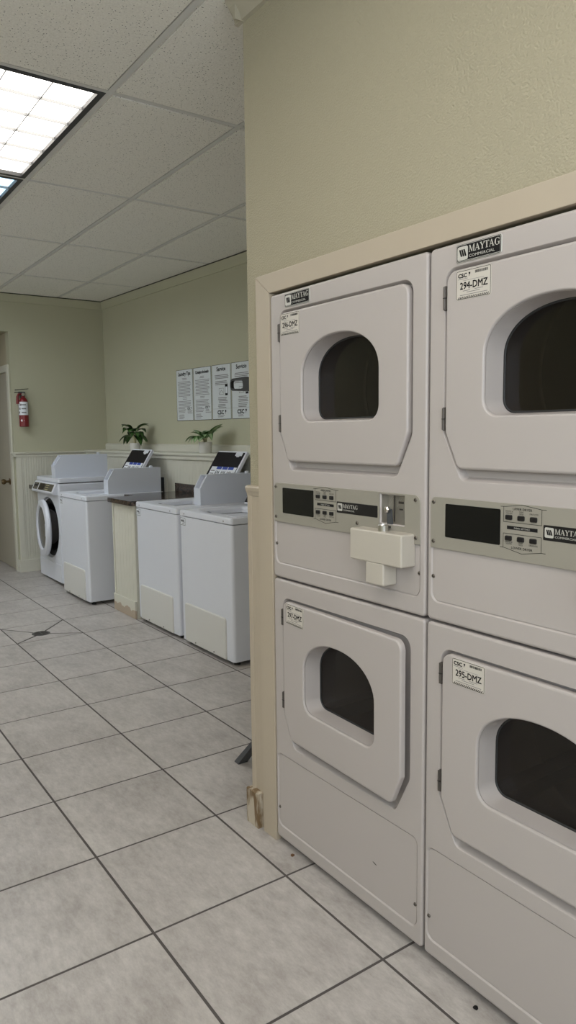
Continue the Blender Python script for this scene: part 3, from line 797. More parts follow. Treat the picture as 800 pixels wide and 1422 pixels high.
def make_dryer(codes, ajar, labels):
    t = thing('stacked_dryer', labels[0], 'dryer', (XD, YD, 0))
    ub, ut, lb, lt = 1.298, 1.752, 0.392, 0.850
    slot = rrect(0.514, 0.611, 1.144, 1.225, 0.002, 2)
    slot_hole = rrect(0.513, 0.612, 1.143, 1.226, 0.002, 2)
    serv = rrect(0.013, 0.6655, 0.967, 1.115, [0.024, 0.024, 0.004, 0.004], 5)
    acc = rrect(0.008, 0.664, 0.067, 0.325, [0.024, 0.024, 0.022, 0.022], 5)
    cabinet(t, ZU0, ZU1, ub, ut, [(serv, 0.004), (slot_hole, 0.0045)], 'upper_cabinet')
    cabinet(t, ZLo0, ZLo1, lb, lt, [(acc, 0.004)], 'lower_cabinet')
    mb = MB()
    for x in (0.05, DRW - 0.05):
        for y in (0.05, DD - 0.06):
            mtx = Matrix.Translation((x, y, 0.0015)); b = MB()
            b.lathe([(0.018, 0.0), (0.018, 0.010), (0.008, 0.012), (0.008, 0.024)], M['rubber'], 14, mtx); b.build('leveling_foot', t)
    # inset service panel and lower access panel
    mb = MB(); slab(mb, offs(serv, 0.0045), 0.003, 0.006, M['dryer_white'], 0.001, 2)
    sp = mb.build('service_panel', t)
    screw(sp, 0.019, 1.032, 0.003); screw(sp, 0.660, 1.031, 0.003)
    mb = MB(); slab(mb, offs(acc, 0.0045), 0.003, 0.006, M['dryer_white'], 0.001, 2)
    ap = mb.build('access_panel', t)
    screw(ap, 0.016, 0.131, 0.003); screw(ap, 0.6545, 0.134, 0.003)
    drum(t, ub); drum(t, lb)
    dryer_door(t, ub, ut, 'door', codes[0], labels[1], 0)
    dryer_door(t, lb, lt, 'door', codes[1], labels[2], ajar)
    for z0, z1 in ((1.666, 1.722), (1.388, 1.443), (0.767, 0.822), (0.489, 0.545)): hinge(t, z0, z1)
    # brand plate
    mb = MB(); P = rrect(0.084, 0.2115, 1.766, 1.8065, 0.005, 4)
    slab(mb, P, -0.0022, 0.0005, M['silver'], 0.0006, 1)
    mb.fill(at(offs(P, 0.0011), -0.0025), [], M['ink'])
    q = offs(P, 0.0023); mb.loops([at(q, -0.0027), at(offs(q, 0.0009), -0.0027)], M['silver'])
    bp = mb.build('brand_plate', t, smooth=False)
    mb = MB(); emblem(mb, 0.0885, 1.7705, 0.030, -0.0029); mb.build('emblem', bp, smooth=False)
    mb = MB(); mb.maytag(0.1215, 1.7848, 0.0150, -0.0029, M['silver'])
    mb.text('COMMERCIAL', 0.1215, 1.7735, 0.0088, -0.0029, M['silver'], 'LEFT', sx=1.30); mb.build('lettering', bp, smooth=False)
    # control console
    mb = MB(); P = rrect(0.0125, 0.666, 1.104, 1.229, [0.003, 0.003, 0.022, 0.016], 5)
    yb = -0.0022
    ls = [at(P, 0.002), at(P, yb + 0.0006), at(offs(P, 0.0006), yb)]
    mb.loops(ls, M['console_grey']); mb.fill(ls[-1], [at(slot, yb)], M['console_grey'])
    mb.loops([at(slot, yb), at(slot, 0.004)], M['console_grey'])
    cp_ = mb.build('control_panel', t)
    mb = MB(); slab(mb, rrect(0.0605, 0.2235, 1.134, 1.2145, 0.003, 2), yb - 0.0008, yb + 0.0005, M['black_gloss'], 0.0004, 1); mb.build('display', cp_)
    for zc in (1.1985, 1.1525):
        for xc in (0.2465, 0.2785, 0.3105):
            mb = MB(); slab(mb, rrect(xc - 0.0085, xc + 0.0085, zc - 0.0055, zc + 0.0055, 0.0025, 3), yb - 0.004, yb, M['black'], 0.002, 2); mb.build('button', cp_)
    ly = yb - 0.0003; lw = 0.0011; ink = M['ink']
    mb = MB()
    mb.line([(0.232, 1.221), (0.232, 1.188), (0.330, 1.188), (0.330, 1.2205)], lw, ly, ink)
    mb.line([(0.224, 1.221), (0.236, 1.2215), (0.281, 1.2275), (0.330, 1.2212), (0.341, 1.2212)], lw, ly, ink)
    mb.line([(0.232, 1.131), (0.232, 1.1625), (0.3305, 1.1625), (0.3305, 1.131)], lw, ly, ink)
    mb.line([(0.224, 1.131), (0.236, 1.1305), (0.281, 1.1215), (0.330, 1.1295), (0.341, 1.1295)], lw, ly, ink)
    mb.text('UPPER DRYER', 0.281, 1.2152, 0.0072, ly, ink, bold=0.0001, sx=1.12)
    mb.text('LOWER DRYER', 0.281, 1.1300, 0.0072, ly, ink, bold=0.0001, sx=1.12)
    for xc, a, b in ((0.2465, 'WHITES &', 'COLORS'), (0.2785, 'PERM', 'PRESS'), (0.3105, '', 'DELICATES')):
        for z1_, z2_ in ((1.2103, 1.2060), (1.1430, 1.1388)):
            if a: mb.text(a, xc, z1_, 0.0045, ly, ink)
            mb.text(b, xc, z2_ if a else (z1_ + z2_) / 2, 0.0045, ly, ink)
    mb.rect(0.2415, 0.3205, 1.1722, 1.1800, ly, ink)
    mb.text('FABRIC SETTINGS', 0.281, 1.1742, 0.0050, ly - 0.0003, M['silver'], sx=1.05)
    mb.build('lettering', cp_, smooth=False)
    mb = MB(); slab(mb, rrect(0.3345, 0.508, 1.1585, 1.1905, 0.002, 2), yb - 0.0008, yb + 0.0005, M['black'], 0.0004, 1)
    emblem(mb, 0.3385, 1.1645, 0.0215, yb - 0.0010)
    mb.maytag(0.363, 1.1735, 0.0112, yb - 0.0012, M['silver'])
    mb.text('COMMERCIAL', 0.363, 1.1653, 0.0066, yb - 0.0012, M['silver'], 'LEFT', sx=1.22)
    mb.build('badge', cp_, smooth=False)
    for x, z in ((0.0225, 1.2165), (0.0225, 1.1205), (0.6495, 1.2165), (0.651, 1.1205), (0.424, 1.1365)): screw(cp_, x, z, yb)
    # coin drop recess behind the slot
    mb = MB(); s_ = offs(slot, 0.0006)
    mb.loops([at(s_, 0.0035), at(s_, 0.030)], M['steel_back']); mb.fill(at(s_, 0.030), [], M['steel_back'])
    rb = random.Random(3)
    for k in range(2):      # scribbled marker loops
        pts = [(0.535 + k * 0.03 + 0.016 * math.cos(a_ * 0.55), 1.203 + 0.014 * math.sin(a_ * 0.9)) for a_ in range(11)]
        mb.line(pts, 0.0009, 0.0296, M['label'])
    mb.rect(0.555, 0.575, 1.198, 1.204, 0.0294, M['dark_steel']); mb.rect(0.558, 0.572, 1.181, 1.185, 0.0294, M['dark_steel'])
    cr = mb.build('coin_slot_recess', t, smooth=False)
    mb = MB()
    mb.tube([(0.547, 0.022, 1.222), (0.547, 0.022, 1.150)], 0.0022, M['dark_steel'], 8)
    mb.prism([(0.538, 1.185), (0.556, 1.185), (0.562, 1.140), (0.540, 1.140)], 0.002, 0.006, 'y', M['slate'], 0.001)
    mb.build('coin_slide', t)
    mb = MB(); mtx = Matrix.Translation((0.545, -0.001, 1.184)) @ Matrix.Rotation(PI / 2, 4, 'X')
    mb.lathe([(0.0, -0.003), (0.009, -0.003), (0.0095, 0.004), (0.006, 0.008), (0.0, 0.009)], M['steel'], 6, mtx); mb.build('bolt', t)
    # coin vault with its drop box, cylinder lock on top
    mb = MB(); mb.box(0.445, 0.645, -0.047, 0.0045, 1.0455, 1.130, M['vault_cream'], 0.005, 3); mb.build('coin_vault', t)
    mb = MB(); mb.box(0.508, 0.578, -0.046, 0.0035, 0.988, 1.048, M['vault_cream'], 0.005, 3); mb.build('drop_box', t)
    mb = MB(); mtx = Matrix.Translation((0.556, -0.026, 1.1295))
    mb.lathe([(0.013, 0.0), (0.0135, 0.002), (0.0135, 0.016), (0.012, 0.018), (0.009, 0.018), (0.0085, 0.015), (0.0, 0.015)], M['steel'], 24, mtx)
    mb.box(0.545, 0.560, -0.017, 0.004, 1.136, 1.142, M['dark_steel'], 0.001, 1); mb.build('cylinder_lock', t)
    return t

d1 = make_dryer(('296-DMZ', '297-DMZ'), math.radians(1.75),
                ('white stacked coin dryer next to the cream wall corner, labelled 296-DMZ', (0.066, 1.748, math.radians(0.5)), (0.078, 0.846, math.radians(1))))
d2 = make_dryer(('294-DMZ', '295-DMZ'), 0.0,
                ('white stacked coin dryer cut off by the right edge, labelled 294-DMZ', (0.089, 1.747), (0.092, 0.846)))
d2.location = (XD + DW, YD, 0)
for st in ('coin_vault', 'drop_box', 'cylinder_lock'):
    for o in kids(d2, st): o.location.x += 0.02
for d in (d1, d2): d['group'] = 'stacked dryers in the wall recess'

# chipped spot on the first dryer's lower panel, crumbs on the floor
mb = MB(); mb.fill(at(fillet([(0.479, 0.1715), (0.493, 0.1655), (0.507, 0.1645), (0.494, 0.1700)], 0.001, 2), 0.00245), [], M['dark_steel'])
ch = mb.build('paint_chip', kids(d1, 'access_panel')[0], smooth=False); ch['label'] = 'dark paint chip'
def crumb(x, y, r, m, label):
    bm = bmesh.new(); bmesh.ops.create_icosphere(bm, subdivisions=2, radius=r); q = random.Random(label)
    for v in bm.verts: v.co *= q.uniform(0.7, 1.2); v.co.z = max(v.co.z * 0.55, -r * 0.3)
    mb = MB(); mb.frombm(bm, m, Matrix.Translation((0, 0, r * 0.3 + 0.0016))); o = mb.build('crumb'); o.location = (x, y, 0); tag(o, label, 'crumb')
M['crumb'] = mat('brown crumb', (0.12, 0.055, 0.02, 1), 0.8, var=0.4, vscale=200)
crumb(0.134, -0.030, 0.0065, M['crumb'], 'brown crumb on the tile in front of the first dryer')
crumb(0.912, -0.038, 0.0065, M['ink'], 'small dark crumb on the floor below the dryer at the right edge')

# ------------------------------------------------------------------ top-load washers
WW, WD = 0.668, 0.69
def coin_case(parent, x0, x1, y0, y1, z0, z1, slope_z, slope_y):
    mb = MB(); m = M['coin_white']
    # body with the slanted front face left open as a slide recess
    side = [(y0, z0), (y1, z0), (y1, z1), (y0 + slope_y, z1), (y0, slope_z)]
    for x, flip in ((x0, 1), (x1, 0)): mb.fill([(x, p[0], p[1]) for p in side], [], m)
    def quad(a, b): mb.add([(x0, a[0], a[1]), (x1, a[0], a[1]), (x1, b[0], b[1]), (x0, b[0], b[1])], [(0, 1, 2, 3)], m)
    quad(side[0], side[1]); quad(side[1], side[2]); quad(side[2], side[3]); quad(side[4], side[0])
    a, b = Vector((y0, slope_z)), Vector((y0 + slope_y, z1)); e = 0.012
    d = (b - a).normalized(); n = Vector((-d.y, d.x)) * -1
    if n.x < 0: n = -n
    def P(x, t, dep): q = a + d * t + n * dep; return (x, q.x, q.y)
    Lg = (b - a).length
    o = [P(x0, 0, 0), P(x1, 0, 0), P(x1, Lg, 0), P(x0, Lg, 0)]
    i0 = [P(x0 + e, 0.004, 0), P(x1 - e, 0.004, 0), P(x1 - e, Lg - 0.004, 0), P(x0 + e, Lg - 0.004, 0)]
    i1 = [(p[0], p[1] + n.x * 0.03, p[2] + n.y * 0.03) for p in i0]
    mb.loops([o, i0, i1], m); mb.add(i1, [(0, 1, 2, 3)], m)
    c = mb.build('coin_box', parent, smooth=False)
    w = c.modifiers.new('bev', 'BEVEL'); w.width = 0.003; w.segments = 2; w.limit_method = 'ANGLE'
    mb = MB(); mb.lathe([(0.016, z1 - 0.001), (0.016, z1 + 0.010), (0.010, z1 + 0.015), (0.0, z1 + 0.015)], M['coin_white'], 18, Matrix.Translation(((x0 + x1) / 2, y1 - 0.07, 0)))
    mb.build('lock_cap', c)
    return c

def make_washer(label):
    t = thing('top_load_washer', label, 'washer', (0, 0, 0), 0, 'top-load washers along the back wall')
    m = M['washer_white']
    mb = MB(); mb.prism(fillet([(0, 0), (WW, 0), (WW, WD), (0, WD)], 0.018, 4), 0.030, 0.851, 'z', m, 0.0015); mb.build('cabinet', t)
    for x in (0.05, WW - 0.05):
        for y in (0.05, WD - 0.05):
            b = MB(); b.lathe([(0.02, 0.0), (0.02, 0.008), (0.009, 0.010), (0.009, 0.031)], M['rubber'], 12, Matrix.Translation((x, y, 0.0015))); b.build('leveling_foot', t)
    # deck with lid opening
    mb = MB(); out = fillet([(-0.001, -0.004), (WW + 0.001, -0.004), (WW + 0.001, WD), (-0.001, WD)], 0.018, 5)
    hole = fillet([(0.09, 0.075), (0.505, 0.075), (0.505, 0.43), (0.09, 0.43)], 0.03, 5)
    z = lambda p, h: [(q[0], q[1], h) for q in p]
    ls = [z(offs(out, 0.004), 0.8545), z(out, 0.8575), z(out, 0.884), z(offs(out, 0.002), 0.889), z(offs(out, 0.006), 0.8925), z(offs(out, 0.012), 0.8935)]
    mb.loops(ls, m); mb.fill(ls[-1], [z(hole, 0.8935)], m); mb.fill(ls[0], [z(hole, 0.8545)], m)
    mb.loops([z(hole, 0.8935), z(offs(hole, 0.003), 0.8915), z(offs(hole, 0.014), 0.880), z(offs(hole, 0.016), 0.8545), z(hole, 0.8545)], m)
    # raised band in front of the coin box
    mb.prism(fillet([(0.515, 0.05), (WW - 0.02, 0.05), (WW - 0.02, WD - 0.02), (0.515, WD - 0.02)], 0.01, 3), 0.893, 0.8965, 'z', m, 0.001)
    dk = mb.build('top_deck', t)
    mb = MB()
    for x in (0.055, 0.545): pass
    mb.box(0.26, 0.30, 0.058, 0.073, 0.893, 0.8945, M['black']); mb.build('latch_slot', t, smooth=False)
    for x in (0.07, WW - 0.09):
        b = MB(); b.lathe([(0.005, 0.0), (0.005, 0.001), (0.0, 0.002)], M['screw'], 10, Matrix.Translation((x, -0.004, 0.870)) @ Matrix.Rotation(PI / 2, 4, 'X')); b.build('screw', t)
    # tub seen through the opening
    mb = MB(); mb.lathe([(0.205, 0.0), (0.20, -0.02), (0.205, -0.06), (0.205, -0.50), (0.0, -0.52)][::-1], M['tub'], 32, Matrix.Translation((0.2975, 0.2525, 0.85))); mb.build('tub', t)
    # lid, open and leaning back
    L0, L1 = 0.088, 0.512; Lh = 0.405
    mb = MB()
    P = rrect(L0, L1, 0, Lh, [0.006, 0.006, 0.014, 0.014], 4)
    slab(mb, P, -0.011, 0.011, m, 0.003, 2, back=True)
    inn = rrect(L0 + 0.003, L1 - 0.02, 0.01, Lh - 0.012, [0.004, 0.004, 0.01, 0.01], 3)
    lid = mb.build('lid', t, org=(0, 0, 0))
    mb = MB(); slab(mb, inn, -0.0125, -0.010, M['lid_inner'], 0.001, 1)
    il = mb.build('lid_lining', lid, smooth=False)
    mb = MB(); mb.rect(L0 + 0.035, L1 - 0.025, 0.09, 0.265, -0.0135, M['white_print'])
    for k in range(3):
        x = L0 + 0.115 + k * 0.085
        mb.rect(x, x + 0.075, 0.243, 0.266, -0.0140, M['blue'])
        for j in range(3):
            mb.line([(x + 0.008 + j * 0.022, 0.185), (x + 0.014 + j * 0.022, 0.228), (x + 0.024 + j * 0.022, 0.195 + 0.02 * (j % 2))], 0.006, -0.0140, M['ink'])
        mb.rect(x + 0.005, x + 0.065, 0.16, 0.167, -0.0140, M['grey_ink'])
    for j in range(5): mb.rect(L0 + 0.045, L0 + 0.105, 0.13 + j * 0.024, 0.137 + j * 0.024, -0.0140, M['grey_ink'])
    mb.build('instruction_label', lid, smooth=False)['label'] = 'white instruction label with blue headings'
    mb = MB(); mb.box(L1 - 0.14, L1 - 0.045, -0.016, -0.010, Lh - 0.042, Lh - 0.012, m, 0.004, 2); mb.box(L1 - 0.115, L1 - 0.075, -0.017, -0.010, Lh - 0.052, Lh - 0.03, m, 0.004, 2); mb.build('lid_catch', lid)
    lid.location = (0, 0.447, 0.905); lid.rotation_euler = (-math.radians(33), 0, 0)
    # front access panel
    mb = MB(); A = rrect(0.055, 0.585, 0.030, 0.285, [0.008, 0.008, 0.022, 0.022], 4)
    slab(mb, A, -0.010, 0.003, M['panel_cream'], 0.007, 3)
    ap = mb.build('access_panel', t)
    for x in (0.20, 0.44): screw(ap, x, 0.046, -0.010, 0.005)
    # small service sticker
    mb = MB(); slab(mb, rrect(0.006, 0.083, 0.790, 0.846, 0.003, 2), -0.0008, 0.001, M['white_print'], 0.0003, 1)
    q = rrect(0.009, 0.080, 0.793, 0.843, 0.003, 2); mb.loops([at(q, -0.0011), at(offs(q, 0.004), -0.0011)], M['grey_ink'])
    mb.line([(0.024, 0.826), (0.030, 0.818), (0.036, 0.830), (0.046, 0.815), (0.054, 0.829), (0.064, 0.812)], 0.006, -0.0012, M['ink'])
    mb.rect(0.028, 0.064, 0.803, 0.807, -0.0012, M['grey_ink'])
    mb.build('service_sticker', t, smooth=False)
    coin_case(t, 0.525, 0.62, 0.207, 0.680, 0.8965, 1.101, 1.009, 0.054)
    return t

w4 = make_washer('white top-load washer nearest the wall corner, its coin box half hidden')
w4.location = (-2.305, 0.80, 0)
w3 = dup(w4, (-3.028, 0.803, 0)); w3['label'] = 'white top-load washer with open lid, between granite counter and nearest washer'
w2 = dup(w4, (-4.357, 0.66, 0)); w2['label'] = 'white top-load washer with open lid, beside the front-load washer'

# ------------------------------------------------------------------ front-load washer
def make_front_loader():
    t = thing('front_load_washer', 'white front-load washer with round porthole door ajar, near the fire extinguisher', 'washer', (-5.245, 0.72, 0))
    m = M['washer_white']; W, D = 0.685, 0.62; cx, cz = 0.345, 0.52
    mb = MB()
    out = rrect(0, W, 0.028, 0.945, 0.012, 3); n = 64
    ls = [at(out, D)]
    for k in range(4):
        a = PI / 2 * k / 3; ls.append(at(offs(out, 0.014 * (1 - math.cos(a))), 0.014 * (1 - math.sin(a))))
    mb.loops(ls, m); mb.fill(ls[0], [], m)
    circ = lambda r: [(cx + r * math.cos(2 * PI * i / n), cz + r * math.sin(2 * PI * i / n)) for i in range(n)]
    mb.fill(ls[-1], [at(circ(0.288), 0)], m)
    mb.loops([at(circ(0.288), 0), at(circ(0.284), 0.004), at(circ(0.280), 0.016), at(circ(0.272), 0.02)], m)
    mb.build('cabinet', t)
    mb = MB(); mb.loops([at(circ(0.272), 0.02), at(circ(0.262), 0.012), at(circ(0.25), 0.014), at(circ(0.225), 0.03), at(circ(0.20), 0.10), at(circ(0.24), 0.12), at(circ(0.24), 0.5)], M['rubber'])
    mb.fill(at(circ(0.24), 0.5), [], M['drum']); mb.build('door_gasket', t)
    # toe panel
    mb = MB(); slab(mb, rrect(0.012, W - 0.012, 0.032, 0.20, 0.006, 3), -0.004, 0.006, m, 0.004, 2); mb.build('toe_panel', t)
    for x in (0.06, W - 0.06):
        for y in (0.06, D - 0.06):
            b = MB(); b.lathe([(0.02, 0.0), (0.02, 0.01), (0.009, 0.012), (0.009, 0.03)], M['rubber'], 12, Matrix.Translation((x, y, 0.0015))); b.build('leveling_foot', t)
    # top
    mb = MB(); mb.prism(fillet([(0, 0.0), (W, 0.0), (W, D), (0, D)], 0.02, 4), 0.951, 0.990, 'z', m, 0.006); mb.build('top_panel', t)
    # slanted console
    mb = MB()
    prof = [(0.012, 0.95), (-0.012, 0.944), (-0.052, 0.862), (-0.046, 0.846), (0.012, 0.838)]
    mb.prism(prof, 0.0, 0.655, 'x', m, 0.004); co = mb.build('control_console', t)
    a, b = Vector((-0.012, 0.944)), Vector((-0.052, 0.862)); d = (b - a); nrm = Vector((d.y, -d.x)).normalized()
    if nrm.x > 0: nrm = -nrm
    def P(x, s, h): q = a + d * s + nrm * h; return (x, q.x, q.y)
    def plate(x0, x1, s0, s1, h, mm, name, par):
        mb = MB(); mb.loops([[P(x0, s0, 0), P(x1, s0, 0), P(x1, s1, 0), P(x0, s1, 0)], [P(x0, s0, h), P(x1, s0, h), P(x1, s1, h), P(x0, s1, h)]], mm)
        mb.add([P(x0, s0, h), P(x1, s0, h), P(x1, s1, h), P(x0, s1, h)], [(0, 1, 2, 3)], mm); return mb.build(name, par, smooth=False)
    plate(0.025, 0.165, 0.12, 0.88, 0.0015, M['lcd'], 'card_window', co)
    plate(0.190, 0.615, 0.12, 0.88, 0.0015, M['lcd'], 'display', co)
    plate(0.045, 0.145, 0.3, 0.55, 0.0025, M['black'], 'card_slot', co)
    plate(0.21, 0.36, 0.22, 0.8, 0.0025, M['black_gloss'], 'program_panel', co)
    for s0 in (0.25, 0.48, 0.70): plate(0.40, 0.49, s0, s0 + 0.07, 0.0028, M['amber'], 'program_line', co)
    # door, ajar about its left side
    R = 0.265; hx = cx - R
    mb = MB(); mtx = Matrix.Translation((cx, -0.004, cz)) @ Matrix.Rotation(PI / 2, 4, 'X')
    mb.lathe([(0.200, 0.0), (0.255, 0.0), (0.2645, 0.010), (0.2650, 0.022), (0.258, 0.038), (0.235, 0.048), (0.208, 0.046), (0.197, 0.036), (0.195, 0.020), (0.200, 0.0)], m, 72, mtx)
    dr = mb.build('door', t, org=(hx, 0, cz))
    mb = MB(); mb.lathe([(0.0, 0.006), (0.08, 0.009), (0.15, 0.018), (0.1965, 0.032)], M['porthole'], 64, mtx); o = mb.build('porthole', dr, org=(hx, 0, cz)); o.location = (0, 0, 0)
    mb = MB(); mb.lathe([(0.0, -0.10), (0.14, -0.095), (0.17, -0.06), (0.185, 0.0)], M['porthole'], 48, mtx); o = mb.build('inner_bowl', dr, org=(hx, 0, cz)); o.location = (0, 0, 0)
    mb = MB(); k = 14; a0, a1 = -0.27, 0.27; ls = []
    for i in range(k + 1):
        an = a0 + (a1 - a0) * i / k
        ls.append([mtx @ Vector((r * math.cos(an), r * math.sin(an), z)) for r, z in ((0.203, 0.046), (0.267, 0.012), (0.2685, 0.022), (0.262, 0.040), (0.238, 0.051), (0.206, 0.049))])
    mb.loops(ls, m); mb.add(ls[0], [tuple(range(6))], m); mb.add(ls[-1], [tuple(range(6))[::-1]], m)
    o = mb.build('handle', dr, org=(hx, 0, cz)); o.location = (0, 0, 0)
    dr.rotation_euler = (0, 0, -math.radians(5.5))
    coin_case(t, 0.455, 0.555, 0.012, 0.515, 0.9895, 1.20, 1.107, 0.066)
    return t
make_front_loader()

# ------------------------------------------------------------------ cabinet and counter between the washers
ct = thing('base_cabinet', 'cream beadboard base unit between the washers, with peeling baseboard', 'cabinet', (0, 0, 0))
mb = MB(); beadboard(mb, -3.472, -3.06, 0.800, 0.002, 0.858, M['trim_light'], 0.06)
mb.box(-3.472, -3.06, 0.806, 1.44, 0.0015, 0.858, M['trim_light']); mb.build('body', ct, smooth=False)
mb = MB(); mb.box(-3.478, -3.455, 0.792, 0.815, 0.0015, 0.858, M['trim_light'], 0.003); mb.build('corner_post', ct)
mb = MB(); mb.box(-3.480, -3.06, 0.783, 0.80, 0.0015, 0.135, M['peel'], 0.004); mb.build('plinth', ct)['label'] = 'baseboard with peeled paint'
mb = MB(); mb.prism([(-3.495, 0.765), (-3.045, 0.765), (-3.045, 1.484), (-3.682, 1.446), (-3.682, 0.98), (-3.495, 0.98)], 0.8585, 0.894, 'z', M['granite'], 0.003)
tag(mb.build('granite_counter'), 'brown granite countertop between the two pairs of washers', 'countertop')
mb = MB(); mb.box(-3.645, -3.13, 1.424, 1.446, 0.8945, 0.968, M['granite'], 0.002)
tag(mb.build('granite_backsplash'), 'short dark granite backsplash block standing on the counter by the wall', 'backsplash')
# counter stub on the left wall, beside the front-loader
sc_ = thing('counter_stub', 'short dark granite counter end on the left wall beside the front-load washer', 'countertop', (0, 0, 0))
mb = MB(); mb.box(XL + 0.017, -5.262, 0.725, 1.33, 0.848, 0.888, M['granite'], 0.003); mb.build('slab', sc_)
mb = MB(); mb.prism([(XL + 0.017, 0.8475), (-5.30, 0.8475), (XL + 0.017, 0.72)], 0.80, 0.822, 'y', M['trim'], 0.002); mb.build('bracket', sc_)  # tan triangular piece under the slab
# washer supply box in the wainscot
sb = thing('supply_box', 'white framed dark recessed washer supply box in the beadboard wall', 'wall box', (WO.x, WO.y, 0), WA)
u = 1.54
mb = MB(); O = [(u, 0.80), (u + 0.18, 0.80), (u + 0.18, 1.04), (u, 1.04)]; Iq = [(u + 0.025, 0.83), (u + 0.145, 0.83), (u + 0.145, 1.005), (u + 0.025, 1.005)]
mb.loops([at(O, -0.2355), at(O, -0.250), at(Iq, -0.250), at(Iq, -0.2355)], M['trim_light']); mb.build('frame', sb, smooth=False)
mb = MB(); mb.fill(at(Iq, -0.2412), [], M['rubber']); mb.build('interior', sb, smooth=False)

# ------------------------------------------------------------------ posters
def poster(u0, u1, title, label, kind):
    t = thing('wall_poster', label, 'poster', (WO.x, WO.y, 0), WA, 'laundry instruction posters')
    z0, z1 = 1.497, 1.947; y = -0.0035; yy = y - 0.0006
    w = u1 - u0; ink, gi = M['ink'], M['grey_ink']
    mb = MB(); mb.box(u0, u1, y, -0.0005, z0, z1, M['paper']); mb.build('sheet', t, smooth=False)
    mb = MB()
    for (a, b, c, d) in ((u0, u1, z0, z0 + 0.004), (u0, u1, z1 - 0.003, z1), (u0, u0 + 0.003, z0, z1), (u1 - 0.003, u1, z0, z1)): mb.rect(a, b, c, d, yy, ink)
    size = 0.046 if len(title) < 13 else 0.037
    mb.text(title, (u0 + u1) / 2, z1 - 0.052, size, yy, ink, bold=0.0012, sx=min(1.0, (w * 0.92) / (len(title) * size * 0.53)))
    rp = random.Random(title)
    def para(za, zb, step, ia, ib, th=0.0045):
        z = za
        while z > zb:
            mb.rect(u0 + w * (ia + rp.uniform(0, 0.04)), u0 + w * (ib - rp.uniform(0, 0.12)), z - th, z, yy, gi); z -= step
    if kind == 'tips':
        para(z1 - 0.075, z1 - 0.095, 0.012, 0.36, 0.66); para(z1 - 0.105, z1 - 0.235, 0.0125, 0.09, 0.93)
        para(z1 - 0.245, z1 - 0.265, 0.012, 0.36, 0.66); para(z1 - 0.275, z1 - 0.325, 0.0125, 0.09, 0.9)
        para(z1 - 0.338, z1 - 0.385, 0.012, 0.08, 0.60); para(z1 - 0.395, z1 - 0.435, 0.011, 0.1, 0.5)
        csc_logo(mb, u0 + w * 0.64, z0 + 0.098, 0.026, yy, ink)
        para(z0 + 0.09, z0 + 0.06, 0.011, 0.64, 0.98)
    else:
        para(z1 - 0.085, z1 - 0.115, 0.0125, 0.14, 0.90, 0.006); para(z1 - 0.135, z1 - 0.165, 0.0125, 0.14, 0.90, 0.006)
        mb.rect(u0 + w * 0.70, u0 + w * 0.84, z1 - 0.255, z1 - 0.165, yy, ink); mb.rect(u0 + w * 0.72, u0 + w * 0.82, z1 - 0.238, z1 - 0.185, yy - 0.0003, M['white_print'])
        mb.line([(u0 + w * 0.38, z1 - 0.195), (u0 + w * 0.62, z1 - 0.195), (u0 + w * 0.62, z1 - 0.245), (u0 + w * 0.38, z1 - 0.245), (u0 + w * 0.38, z1 - 0.195)], 0.003, yy, gi)
        mb.line([(u0 + w * 0.40, z1 - 0.24), (u0 + w * 0.5, z1 - 0.21), (u0 + w * 0.6, z1 - 0.235)], 0.004, yy, gi)
        para(z1 - 0.27, z1 - 0.31, 0.0125, 0.32, 0.86, 0.006); para(z1 - 0.325, z1 - 0.36, 0.0125, 0.30, 0.80, 0.006)
        mb.rect(u0 + 0.01, u1 - 0.01, z0 + 0.088, z0 + 0.0895, yy, gi)
        csc_logo(mb, u0 + w * 0.27, z0 + 0.043, 0.046, yy, ink); para(z0 + 0.034, z0 + 0.018, 0.010, 0.28, 0.66)
    mb.build('print', t, smooth=False)
    return t
poster(1.515, 1.797, 'Laundry Tips', 'laundry tips poster, leftmost of the four sheets on the back wall', 'tips')
poster(1.812, 2.094, 'Consejos de lavado', 'poster headed Consejos, second from left on the back wall', 'tips')
poster(2.110, 2.388, 'Service', 'service poster with a phone picture, third of the four sheets', 'service')
poster(2.402, 2.680, 'Servicio', 'Servicio poster partly covered by the black wall hook', 'service')

# black looped hook on the hidden side of the wall corner
hk = thing('wall_hook', 'black looped hook poking out from behind the wall corner, over the posters', 'hook', (-0.137, 0.10, 1.566))
mb = MB()
o = fillet([(-0.285, -0.020), (-0.12, -0.030), (-0.01, -0.045), (-0.01, 0.016), (-0.10, 0.022), (-0.14, 0.010), (-0.175, 0.026), (-0.285, 0.024)], [0.02, 0.02, 0.005, 0.005, 0.015, 0.012, 0.01, 0.02], 6)
i_ = fillet([(-0.277, -0.013), (-0.190, -0.017), (-0.196, 0.016), (-0.277, 0.017)], 0.010, 5)
for yv in (-0.006, 0.006): mb.fill(at(o, yv), [at(i_, yv)], M['black'])
mb.loops([at(o, -0.006), at(o, 0.006)], M['black']); mb.loops([at(i_, -0.006), at(i_, 0.006)], M['black'])
mb.build('loop', hk, smooth=False)
mb = MB(); mb.box(-0.022, -0.0125, -0.035, 0.035, -0.06, 0.06, M['black'], 0.003); mb.build('wall_plate', hk)
mb = MB(); mb.lathe([(0.009, 0.0), (0.009, 0.003), (0.0, 0.005)], M['steel'], 14, Matrix.Translation((-0.075, -0.006, -0.006)) @ Matrix.Rotation(PI / 2, 4, 'X')); mb.build('screw', hk)

